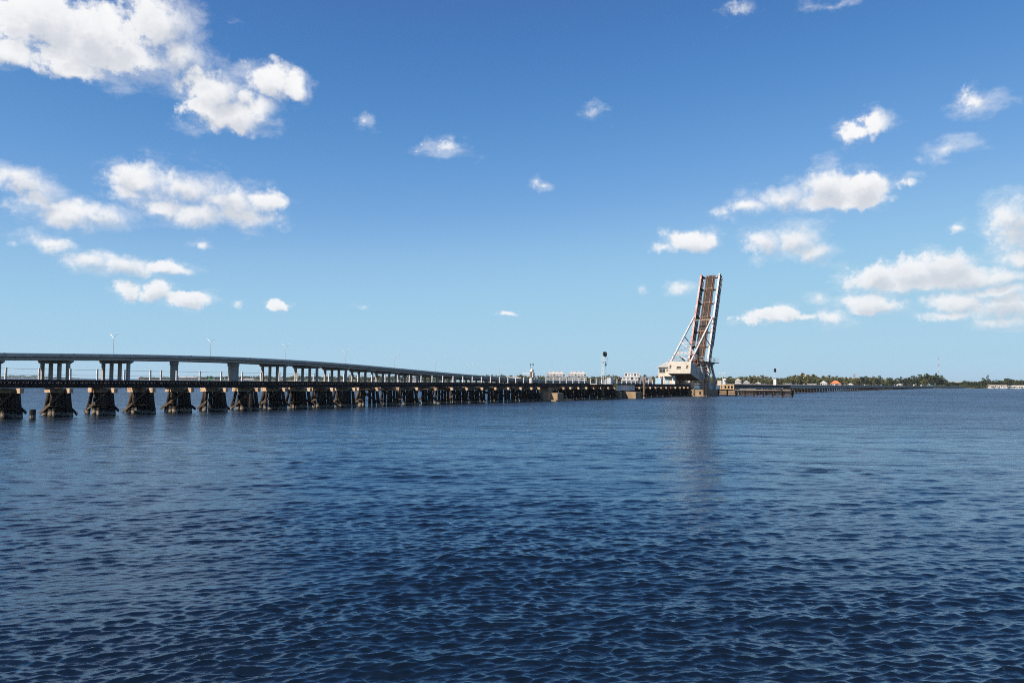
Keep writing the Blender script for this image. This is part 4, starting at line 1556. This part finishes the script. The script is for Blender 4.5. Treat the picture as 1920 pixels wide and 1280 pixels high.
# ------------------------------------------------------------------ cars on the low end of the highway
def car(s, o, kind, colour, label):
    c, d, p = frame_at(s)
    w = c + HO + p * o
    r = thing('car' if kind != 'truck' else 'truck', label, 'car' if kind != 'truck' else 'truck', (w.x, w.y, hz(s) - 0.897), math.atan2(d.y, d.x), 'traffic on the highway')
    paint = material('car_paint', colour, tuple(x * 0.9 for x in colour), rough=0.35, spec=0.5)
    h = {'sedan': 1.45, 'van': 2.0, 'truck': 2.9}[kind]
    L_ = 4.6 if kind != 'truck' else 7.0
    a = L_ / 2
    if kind == 'sedan':
        body = [(-a, 0.35), (a, 0.35), (a, 0.75), (a * 0.55, 0.9), (a * 0.25, h), (-a * 0.45, h), (-a * 0.8, 0.95), (-a, 0.9)]
    elif kind == 'van':
        body = [(-a, 0.35), (a, 0.35), (a, 0.95), (a * 0.7, 1.1), (a * 0.42, h), (-a * 0.95, h), (-a, 1.5)]
    else:
        body = [(-a, 0.6), (a, 0.6), (a, 1.3), (a * 0.86, 2.1), (a * 0.6, 2.1), (a * 0.58, h), (-a, h)]
    MB().prism(body, 'y', -0.9, 0.9).build('body', paint, r)
    if kind != 'truck':
        MB().prism([(a * 0.18, h - 0.1), (-a * 0.42, h - 0.1), (-a * 0.7, 1.0), (a * 0.46, 1.0)], 'y', -0.92, 0.92).build('window', MAT['glass'], r)
    else:
        MB().prism([(a * 0.93, 1.4), (a * 0.68, 1.4), (a * 0.68, 2.0), (a * 0.84, 2.0)], 'y', -0.92, 0.92).build('window', MAT['glass'], r)
    for x in (-a * 0.62, a * 0.62):
        for y in (-0.82, 0.82):
            MB().tube((x, y - 0.12, 0.33), (x, y + 0.12, 0.33), 0.33, n=12).build('wheel', MAT['tyre'], r)
    return r


def s_of_px(px):
    best = min(np.arange(8 * SP, SMAX - 2, 1.0), key=lambda s: abs(960 + 1493.3 * hwy_at(s)[0].x / hwy_at(s)[0].y - px))
    return float(best)


car(s_of_px(1561), 6, 'van', (0.78, 0.77, 0.75), 'white van on the highway just left of the orange-roofed house')
car(s_of_px(1626), -3, 'sedan', (0.72, 0.72, 0.72), 'pale car on the highway under the wooded shore')
car(s_of_px(1676), 6, 'van', (0.80, 0.79, 0.77), 'leftmost vehicle of the bright group near the far end of the highway, white')
car(s_of_px(1683), -4, 'sedan', (0.66, 0.66, 0.68), 'pale grey car just right of the white van near the far end of the highway')
car(s_of_px(1709), 5, 'truck', (0.70, 0.58, 0.30), 'cream box truck near the far end of the highway')
car(s_of_px(1731), -2, 'van', (0.78, 0.78, 0.80), 'rightmost white vehicle near the far end of the highway')
car(s_of_px(1504), 5, 'sedan', (0.30, 0.31, 0.33), 'dark grey car on the highway behind the right-hand signal')


# ================================================================== trees
def leaf_cloud(seed, h, wid, trunk_h, clumps, per, leafsize, flat=0.75, narrow=False):
    r = np.random.default_rng(seed)
    cs = []
    while len(cs) < clumps:
        v = r.uniform(-1, 1, 3)
        q = np.linalg.norm(v)
        if q > 1 or q < 0.35:
            continue
        cs.append(v)
    cs = np.array(cs)
    cz = (h + trunk_h) / 2
    hz_ = (h - trunk_h) / 2
    lump = 1 + 0.25 * np.sin(cs[:, 0] * 5 + seed) * np.cos(cs[:, 1] * 4 + seed * 2)
    C = np.stack([cs[:, 0] * wid / 2 * lump, cs[:, 1] * wid / 2 * lump, cz + cs[:, 2] * hz_ * (0.9 + 0.1 * lump)], 1)
    V, F = [], []
    rad = wid * (0.13 if not narrow else 0.22)
    for c_ in C:
        pts = r.normal(0, 1, (per, 3))
        pts /= np.linalg.norm(pts, axis=1)[:, None]
        pts *= (r.random((per, 1)) ** 0.4) * rad
        pts[:, 2] *= flat
        for p in pts:
            a = r.normal(0, 1, 3)
            a /= np.linalg.norm(a)
            nrm = p / (np.linalg.norm(p) + 1e-6) + r.normal(0, 0.5, 3) + np.array([0, 0, 0.3])
            b = np.cross(nrm, a)
            b /= np.linalg.norm(b) + 1e-6
            a = np.cross(b, nrm)
            a /= np.linalg.norm(a) + 1e-6
            sz = leafsize * r.uniform(0.6, 1.3)
            o = c_ + p
            k = len(V)
            V += [tuple(o - a * sz - b * sz * .6), tuple(o + a * sz - b * sz * .6), tuple(o + a * sz * .8 + b * sz * .6), tuple(o - a * sz * .8 + b * sz * .6)]
            F.append((k, k + 1, k + 2, k + 3))
    return V, F, C


def raw_mesh(name, V, F, mat):
    me = bpy.data.meshes.new(name)
    me.from_pydata(V, [], F)
    me.materials.append(mat)
    return me


def tree_proto(seed, h, wid, trunk_h, mat, clumps=34, per=26, leafsize=0.55, narrow=False):
    V, F, C = leaf_cloud(seed, h, wid, trunk_h, clumps, per, leafsize, narrow=narrow)
    crown = raw_mesh('crown', V, F, MAT[mat])
    m = MB()
    rr_ = random.Random(seed)
    r0 = 0.28 + wid * 0.012
    m.tube((0, 0, -0.5), (rr_.uniform(-.2, .2), rr_.uniform(-.2, .2), trunk_h + 0.8), r0, r0 * 0.65, n=7)
    for k in range(6 if not narrow else 3):
        c_ = C[rr_.randrange(len(C))]
        m.tube((0, 0, trunk_h * rr_.uniform(0.6, 1.0)), (c_[0] * .8, c_[1] * .8, c_[2] * .92), r0 * 0.45, 0.06, n=5)
    if narrow:
        m.tube((0, 0, trunk_h), (0, 0, h * 0.95), r0 * 0.6, 0.05, n=6)
    return crown, m.mesh('trunk', MAT['bark'])


OAK = [tree_proto(11 + k, 14, w, 3.2, 'leaf') for k, w in enumerate((12.5, 14.5, 11, 13.5, 16))]
DARK = [tree_proto(31 + k, 15, w, 3.5, 'leaf_dark') for k, w in enumerate((11, 13, 9.5, 14))]
PINE = [tree_proto(51, 20, 5.0, 4.0, 'leaf_dark', clumps=26, per=20, leafsize=0.45, narrow=True), tree_proto(52, 20, 4.2, 7.0, 'leaf_dark', clumps=20, per=22, leafsize=0.45, narrow=True)]
BUSH = [tree_proto(61 + k, 4.5, w, 0.5, 'mangrove', clumps=20, per=26, leafsize=0.4) for k, w in enumerate((8, 10, 7))]


def ground_z(px, Y):
    return 1.0


def tree(proto, px, Y, hscale, wscale, label, group, name='broadleaf_tree', cat='tree'):
    X = (px - 960) / 1493.3 * Y
    r = tag(new_obj(name, None, None, (X, Y, ground_z(px, Y)), random.uniform(0, 6.28)), label, cat, group)
    r.scale = (wscale, wscale, hscale)
    new_obj('crown', proto[0], r)
    new_obj('trunk', proto[1], r)
    return r


rt_ = random.Random(99)


def skyline(px):
    """height of the tree tops along the shore"""
    return float(np.interp(px, [262, 300, 400, 600, 700, 850, 950, 1000, 1100, 1180, 1260, 1345, 1365, 1400, 1430, 1450, 1485, 1500, 1550, 1600, 1640, 1690, 1720, 1740, 1765, 1785, 1800, 1840, 1880, 1910, 2000],
                           [7, 8, 11, 14, 13, 14, 15, 14, 13, 14, 14, 13.5, 12, 15.5, 15.5, 11.5, 16, 18, 17, 15, 16.5, 14, 17.5, 22, 18, 10, 11, 14, 17.5, 18.5, 18]))


px = 1338.0
while px < 1768:
    base = shore_at(px)
    kind = OAK if px < 1610 or rt_.random() < 0.3 else DARK
    lab = 'olive-green broadleaf tree in the belt behind the right-hand trestle' if kind is OAK else 'dark green broadleaf tree in the belt at the far end of the trestle'
    grp = 'olive trees on the far shore' if kind is OAK else 'dark trees on the far shore'
    h = skyline(px) * rt_.uniform(0.72, 0.98)
    P_ = rt_.choice(kind)
    tree(P_, px, base + rt_.uniform(22, 45), h / 14, rt_.uniform(0.8, 1.1), lab, grp)
    h = skyline(px + 5) * rt_.uniform(0.85, 1.06)
    tree(rt_.choice(kind), px + 5, base + rt_.uniform(60, 100), h / 14, rt_.uniform(0.85, 1.25), lab, grp)
    px += rt_.uniform(9.5, 14)
for k_, (px, h, w) in enumerate(((1728, 21, 1.0), (1738, 23, 1.15), (1748, 20.5, 0.9), (1755, 22.5, 0.85), (1765, 19, 0.75), (1772, 14.5, 0.8))):
    tree(DARK[int(px) % 4], px, 1260 + rt_.uniform(-10, 10), h / 15, w, '%s from the left of six tall dark trees where the trestle meets the shore' % ORD[k_], 'tall dark clump')
px = 1782.0
while px < 2010:
    h = skyline(px) * rt_.uniform(0.75, 1.05)
    tree(rt_.choice(DARK), px, shore_at(px) + rt_.uniform(50, 110), h / 15, rt_.uniform(1.05, 1.5), 'dark tree behind the marina at the right edge', 'trees behind the marina')
    px += rt_.uniform(5, 8.5)
tree(PINE[1], 1843, 1400, 20 / 20, 1.0, 'slimmer and lower of two columnar trees near the right edge', None, 'columnar_tree')
tree(PINE[0], 1853, 1390, 23 / 20, 1.3, 'taller of two columnar trees near the right edge', None, 'columnar_tree')
tree(PINE[1], 1690, 1250, 19 / 20, 0.8, 'pointed conifer above the dark trees left of the tall clump', None, 'conifer_tree')
tree(PINE[0], 1452, 1150, 12.5 / 20, 0.7, 'small pointed conifer beside the right-hand signal', None, 'conifer_tree')
px = 1757.0
while px < 1845:
    tree(rt_.choice(BUSH), px, shore_at(px) + rt_.uniform(3, 14), rt_.uniform(0.75, 1.1), rt_.uniform(0.9, 1.3), 'low green mangrove bush at the waterline on the right', 'mangroves', 'mangrove_bush', 'bush')
    px += rt_.uniform(4.5, 7)
px = 1862.0
while px < 2000:
    tree(rt_.choice(BUSH), px, shore_at(px) + rt_.uniform(20, 30), rt_.uniform(0.5, 0.8), 1.0, 'low bush behind the moored boats at the right edge', 'marina bushes', 'shrub', 'bush')
    px += rt_.uniform(9, 14)
px = 845.0
while px < 1338:
    base = shore_at(px)
    h = skyline(px) * rt_.uniform(0.75, 1.08)
    tree(rt_.choice(OAK), px, base + rt_.uniform(40, 95), h / 14, rt_.uniform(0.7, 1.1), 'green tree on the far shore seen above the middle of the trestle', 'trees above the middle of the trestle')
    px += rt_.uniform(7, 11)
px = 268.0
while px < 845:
    base = shore_at(px)
    h = skyline(px) * rt_.uniform(0.7, 1.12)
    tree(rt_.choice(OAK + DARK), px, base + rt_.uniform(30, 130), h / 14, rt_.uniform(0.8, 1.3), 'distant tree on the far shore seen under the highway bridge', 'trees under the highway bridge')
    px += rt_.uniform(6, 9)

# wooded mass behind the front rows, and the far point at the left: nobody could count these
def woodland(name, pts, depth, hfun, label, n, seed, leafsize=1.1):
    r = np.random.default_rng(seed)
    V, F = [], []
    for _ in range(n):
        px = r.uniform(pts[0][0], pts[-1][0])
        Yb = np.interp(px, [a for a, _ in pts], [b for _, b in pts])
        Y = Yb + r.uniform(0, depth)
        bump = 0.8 + 0.28 * math.sin(px * 0.21 + seed) * math.sin(px * 0.077) + r.uniform(-0.08, 0.08)
        z = 1.0 + hfun(px) * bump * r.random() ** 0.6
        o = np.array([(px - 960) / 1493.3 * Y, Y, z])
        a = r.normal(0, 1, 3)
        a /= np.linalg.norm(a)
        b = np.cross(a, r.normal(0, 1, 3))
        b /= np.linalg.norm(b)
        sz = leafsize * r.uniform(0.6, 1.4)
        k = len(V)
        V += [tuple(o - a * sz), tuple(o - b * sz * .7), tuple(o + a * sz), tuple(o + b * sz * .7)]
        F.append((k, k + 1, k + 2, k + 3))
    o = new_obj(name, raw_mesh(name, V, F, MAT['leaf_dark']))
    return tag(o, label, None, None, 'stuff')


woodland('woodland', [(a, b + 105) for a, b in SHORE_PX if 840 <= a <= 2100], 60, lambda p: skyline(p) * 0.8, 'dense woodland behind the front trees of the far shore', 26000, 1)
woodland('woodland', [(262, 2390), (420, 2300), (560, 2090), (700, 1790), (840, 1560)], 80, lambda p: skyline(p) * 0.9, 'distant strip of woodland under the highway bridge', 12000, 2)
woodland('woodland', [(-300, 2700), (0, 2760), (90, 2810), (150, 2930)], 80, lambda p: float(np.interp(p, [-300, -50, 0, 42, 60, 110, 150], [9, 8, 7, 11, 10, 5, 2])), 'faint low trees on the distant point at the far left', 9000, 3)


# ================================================================== buildings on the far shore
def building(px0, px1, Y, z0, z1, label, wall='stucco', floors=0, bays=0, roof=None, roof_h=3.0, depth=14, cat='building', name='building', roofmat='roof_pale', chimneys=0, slabs=True):
    X0, X1 = (px0 - 960) / 1493.3 * Y, (px1 - 960) / 1493.3 * Y
    W = X1 - X0
    r = thing(name, label, cat, ((X0 + X1) / 2, Y + depth / 2, z0), -math.atan2((X0 + X1) / 2, Y))
    h = z1 - z0
    MB().box(-W / 2, W / 2, -depth / 2, depth / 2, 0, h).build('wall', MAT[wall], r)
    if roof == 'hip':
        e = 0.6
        ri = min(W, depth) * 0.4
        m = MB()
        m.add([(-W / 2 - e, -depth / 2 - e, h), (W / 2 + e, -depth / 2 - e, h), (W / 2 + e, depth / 2 + e, h), (-W / 2 - e, depth / 2 + e, h), (-W / 2 + ri, 0, h + roof_h), (W / 2 - ri, 0, h + roof_h)],
              [(0, 1, 5, 4), (1, 2, 5), (2, 3, 4, 5), (3, 0, 4), (0, 3, 2, 1)])
        rf = m.build('roof', MAT[roofmat], r)
    elif roof == 'gable':
        m = MB().prism([(-W / 2 - .6, h), (W / 2 + .6, h), (0, h + roof_h)], 'y', -depth / 2 - .5, depth / 2 + .5)
        rf = m.build('roof', MAT[roofmat], r)
    else:
        rf = MB().box(-W / 2 - .3, W / 2 + .3, -depth / 2 - .3, depth / 2 + .3, h + 0.003, h + 0.5).build('roof', MAT[roofmat], r)
    for k in range(chimneys):
        x = -W / 2 + W * (k + 0.8) / (chimneys + 0.6)
        MB().box(x - 0.8, x + 0.8, -2.5, -0.8, h + roof_h * 0.5, h + roof_h + 1.7).build('chimney', MAT[wall], rf)
    if floors:
        fh = h / floors
        for f in range(floors):
            if slabs:
                MB().box(-W / 2 - 0.2, W / 2 + 0.2, -depth / 2 - 1.3, -depth / 2 - 0.003, f * fh + fh * 0.02, f * fh + fh * 0.34).build('balcony', MAT['white'], r)
            for b_ in range(bays):
                x0 = -W / 2 + W * (b_ + 0.18) / bays
                x1 = -W / 2 + W * (b_ + 0.82) / bays
                MB().box(x0, x1, -depth / 2 - 0.06, -depth / 2 - 0.003, f * fh + fh * 0.36, f * fh + fh * 0.88).build('window', MAT['recess_and_wall' if (b_ + f) % 3 else 'glass'], r)
    return r


building(1026, 1061, 1192, 1.2, 16.0, 'left one of two pale pink apartment blocks with chimneys above the trestle', 'stucco', 5, 6, 'hip', 3.0, 16, chimneys=4)
building(1066, 1101, 1188, 1.2, 16.2, 'right one of two pale pink apartment blocks with chimneys above the trestle', 'stucco', 5, 6, 'hip', 3.0, 16, chimneys=4)
building(1050, 1096, 1170, 1.2, 4.6, 'low teal-roofed pavilion before the apartment blocks', 'stucco', 1, 6, None, depth=8, roofmat='teal', slabs=False)
building(1173, 1201, 1118, 11.5, 17.2, 'upper tier of the white stepped building right of the tall signal', 'white', 1, 5, None, depth=14, roofmat='white', slabs=False)
building(1169, 1199, 1112, 1.2, 12.0, 'broad white lower tier of the stepped building right of the tall signal', 'white', 2, 4, None, depth=22, roofmat='white')
building(1199.5, 1224, 1116, 1.2, 11.4, 'flat-roofed grey wing right of the white stepped building', 'recess_and_wall', 2, 4, None, depth=12, roofmat='white', slabs=False)
building(948, 978, 1282, 1.2, 9.4, 'long white house left of the apartment blocks', 'stucco', 2, 6, 'hip', 2.2, 14, cat='house')
building(938, 988, 1262, 1.2, 4.6, 'long low white shed before the white house', 'white', 1, 8, None, depth=8, roofmat='white', slabs=False)
building(336, 369, 2160, 1.2, 7.4, 'distant pinkish building under the highway bridge', 'pink', 2, 6, 'hip', 2.2, 16)
building(455, 476, 2080, 1.2, 4.8, 'small distant white building under the highway bridge', 'stucco', 1, 4, 'hip', 1.8, 14)
building(521, 534, 1980, 1.2, 8.2, 'tan block seen between the highway columns', 'tan_wall', 2, 3, None, depth=14)
building(757, 762, 1520, 1.2, 10.0, 'white block left of a palm under the low end of the highway', 'stucco', 2, 2, None, depth=10)
building(773, 781, 1510, 1.2, 7.0, 'white gabled house under the low end of the highway', 'stucco', 1, 3, 'gable', 2.4, 12, cat='house')
building(1381, 1392, 1084, 1.2, 7.4, 'pale house with a steep gabled roof right of the bascule span', 'stucco', 2, 3, 'gable', 4.4, 12, cat='house')
building(1396, 1408, 1090, 1.2, 4.6, 'dark blue-grey roofed house right of the bascule span', 'stucco', 1, 3, 'hip', 4.2, 12, cat='house', roofmat='recess_and_wall')
building(1419, 1428, 1092, 1.2, 5.0, 'small white house low among the trees left of the right-hand signal', 'stucco', 1, 2, 'gable', 2.0, 9, cat='house')
building(1471, 1487, 1096, 1.2, 4.7, 'long low pale roofed shed right of the right-hand signal', 'recess_and_wall', 1, 4, None, depth=10, roofmat='roof_pale', slabs=False)
building(1503, 1513, 1262, 1.2, 20.3, 'white office tower rising above the trees', 'white', 6, 3, None, depth=12, roofmat='white', slabs=False)
building(1513.5, 1531, 1266, 1.2, 17.2, 'lower grey wing of the office tower above the trees', 'recess_and_wall', 5, 4, None, depth=12, roofmat='grey_roof', slabs=False)
building(1516, 1532, 1102, 1.2, 4.6, 'row of small white buildings on the shore below the office tower', 'stucco', 1, 6, None, depth=8, slabs=False)
building(1541, 1553, 1106, 1.2, 6.0, 'white-roofed gabled house left of the orange-roofed house', 'stucco', 1, 3, 'gable', 3.2, 10, cat='house', roofmat='white')
building(1561, 1580, 1112, 1.2, 5.2, 'house with an orange tiled roof behind the trestle', 'stucco', 1, 5, 'hip', 4.6, 14, cat='house', roofmat='roof_tile')
building(1592, 1602, 1120, 1.2, 4.4, 'small white house right of the orange-roofed house', 'stucco', 1, 3, 'gable', 2.0, 9, cat='house', roofmat='white')
building(1601, 1604.5, 1290, 8.0, 21.0, 'dark slender tower poking above the trees', 'recess_and_wall', 3, 1, None, depth=3, cat='tower', name='tower', roofmat='recess_and_wall', slabs=False)
building(1685, 1694, 1190, 1.2, 4.8, 'white roof glimpsed low among the dark trees', 'white', 1, 3, 'gable', 1.8, 9, cat='house', roofmat='white')
building(1781, 1829, 1660, 1.2, 12.0, 'long pale warehouse behind the mangroves', 'roof_pale', 2, 8, None, depth=20, roofmat='roof_pale', slabs=False)
building(1859, 1890, 1356, 1.2, 5.6, 'long cream marina building behind the boats at the right', 'stucco', 1, 9, None, depth=14, roofmat='tan_wall', slabs=False)
building(1899, 1925, 1372, 1.2, 3.8, 'low white marina shed at the right edge', 'stucco', 1, 6, 'hip', 2.0, 10)

# radio mast
X, Y = ray_point(1760, 1500)
r = thing('radio_mast', 'thin red and white radio mast above the tall dark trees', 'mast', (X, Y, 1.2))
for k in range(9):
    z0, z1 = k * 6.3, (k + 1) * 6.3
    m = MB()
    w = 0.35
    cs = [(w * math.cos(a), w * math.sin(a)) for a in (0.3, 2.39, 4.49)]
    for (a, b) in cs:
        m.tube((a, b, z0), (a, b, z1), 0.07, n=5)
    for j in range(4):
        za, zb_ = z0 + j * 6.3 / 4, z0 + (j + 1) * 6.3 / 4
        for q in range(3):
            m.tube((*cs[q], za), (*cs[(q + 1) % 3], zb_), 0.03, n=4)
    m.build('mast_section', MAT['white' if k % 2 else 'red'], r)


# ------------------------------------------------------------------ boats
def boat(px, Y, L_, heading, label, cabin=True, hullmat='white'):
    X = (px - 960) / 1493.3 * Y
    r = thing('motor_boat', label, 'boat', (X, Y, 0), heading, 'moored boats at the marina')
    a = L_ / 2
    b = L_ * 0.16
    top = [(-a, -b * 0.9), (-a, b * 0.9), (a * 0.3, b), (a * 0.75, b * 0.55), (a * 1.05, 0), (a * 0.75, -b * 0.55), (a * 0.3, -b)]
    bot = [(-a * 0.95, -b * 0.7), (-a * 0.95, b * 0.7), (a * 0.3, b * 0.7), (a * 0.65, b * 0.3), (a * 0.8, 0), (a * 0.65, -b * 0.3), (a * 0.3, -b * 0.7)]
    m = MB()
    n = len(top)
    m.add([(x, y, -0.3) for x, y in bot] + [(x, y, L_ * 0.12 + (0.25 if x > a * .5 else 0)) for x, y in top], [(k, (k + 1) % n, n + (k + 1) % n, n + k) for k in range(n)] + [tuple(range(n)), tuple(range(n, 2 * n))])
    m.build('hull', MAT[hullmat], r)
    if cabin:
        MB().prism([(-a * 0.55, L_ * 0.12), (a * 0.45, L_ * 0.12), (a * 0.2, L_ * 0.26), (-a * 0.5, L_ * 0.26)], 'y', -b * 0.7, b * 0.7).build('cabin', MAT['white'], r)
        MB().prism([(-a * 0.48, L_ * 0.17), (a * 0.33, L_ * 0.17), (a * 0.2, L_ * 0.235), (-a * 0.46, L_ * 0.235)], 'y', -b * 0.72, b * 0.72).build('window', MAT['glass'], r)
    else:
        m = MB()
        for x in (-a * 0.2, a * 0.2):
            for y in (-b * .6, b * .6):
                m.bar((x, y, L_ * .1), (x, y, L_ * .34), 0.06, 0.06, (1, 0, 0))
        m.box(-a * .3, a * .3, -b * .7, b * .7, L_ * .34, L_ * .36)
        m.build('canopy', MAT['white'], r)
    return r


boat(1857, 1322, 9, 2.9, 'leftmost white cabin boat moored before the marina')
boat(1865, 1326, 8, 0.3, 'second white boat from the left at the marina, with a canopy', False)
boat(1872, 1322, 10, 0.2, 'largest white cabin boat in the middle of the marina')
boat(1881, 1318, 11, 3.0, 'long white boat lying lowest in front of the marina building')
boat(1890, 1330, 8, 0.4, 'white canopied boat near the right end of the marina building', False)
boat(1905, 1336, 9, 2.8, 'white cabin boat left of the rightmost boat')
boat(1915, 1334, 10, 0.2, 'rightmost white cabin boat at the right edge')

# ------------------------------------------------------------------ channel markers behind the trestle
def marker(px, Y, board, zc, sz, label):
    X = (px - 960) / 1493.3 * Y
    r = thing('channel_marker', label, 'marker', (X, Y, 0))
    MB().tube((0, 0, -1.5), (0, 0, zc + sz * 0.6), 0.16, n=8).build('pile', MAT['pile_pale'], r)
    MB().box(-sz, sz, -0.22, -0.17, zc - sz * .8, zc + sz * .8).build('board', MAT[board], r)
    return r


marker(394, 350, 'green', 3.75, 0.48, 'green day board on a pile seen just above the trestle deck')
marker(263, 400, 'red', 3.85, 0.32, 'small red day board on a pile seen just above the trestle deck')

# ================================================================== air
mh = bpy.data.materials.new('haze')
mh.use_nodes = True
mh.node_tree.nodes.clear()
_v = mh.node_tree.nodes.new('ShaderNodeVolumePrincipled')
_v.inputs['Color'].default_value = (0.90, 0.95, 1.0, 1)
_v.inputs['Density'].default_value = 0.00004
_v.inputs['Anisotropy'].default_value = 0.3
_o = mh.node_tree.nodes.new('ShaderNodeOutputMaterial')
mh.node_tree.links.new(_v.outputs[0], _o.inputs['Volume'])
hz_o = MB().box(-7600, 7600, -7600, 7600, -2.6, 62).build('haze', mh)
tag(hz_o, 'thin bluish air over the whole river', None, None, 'stuff')
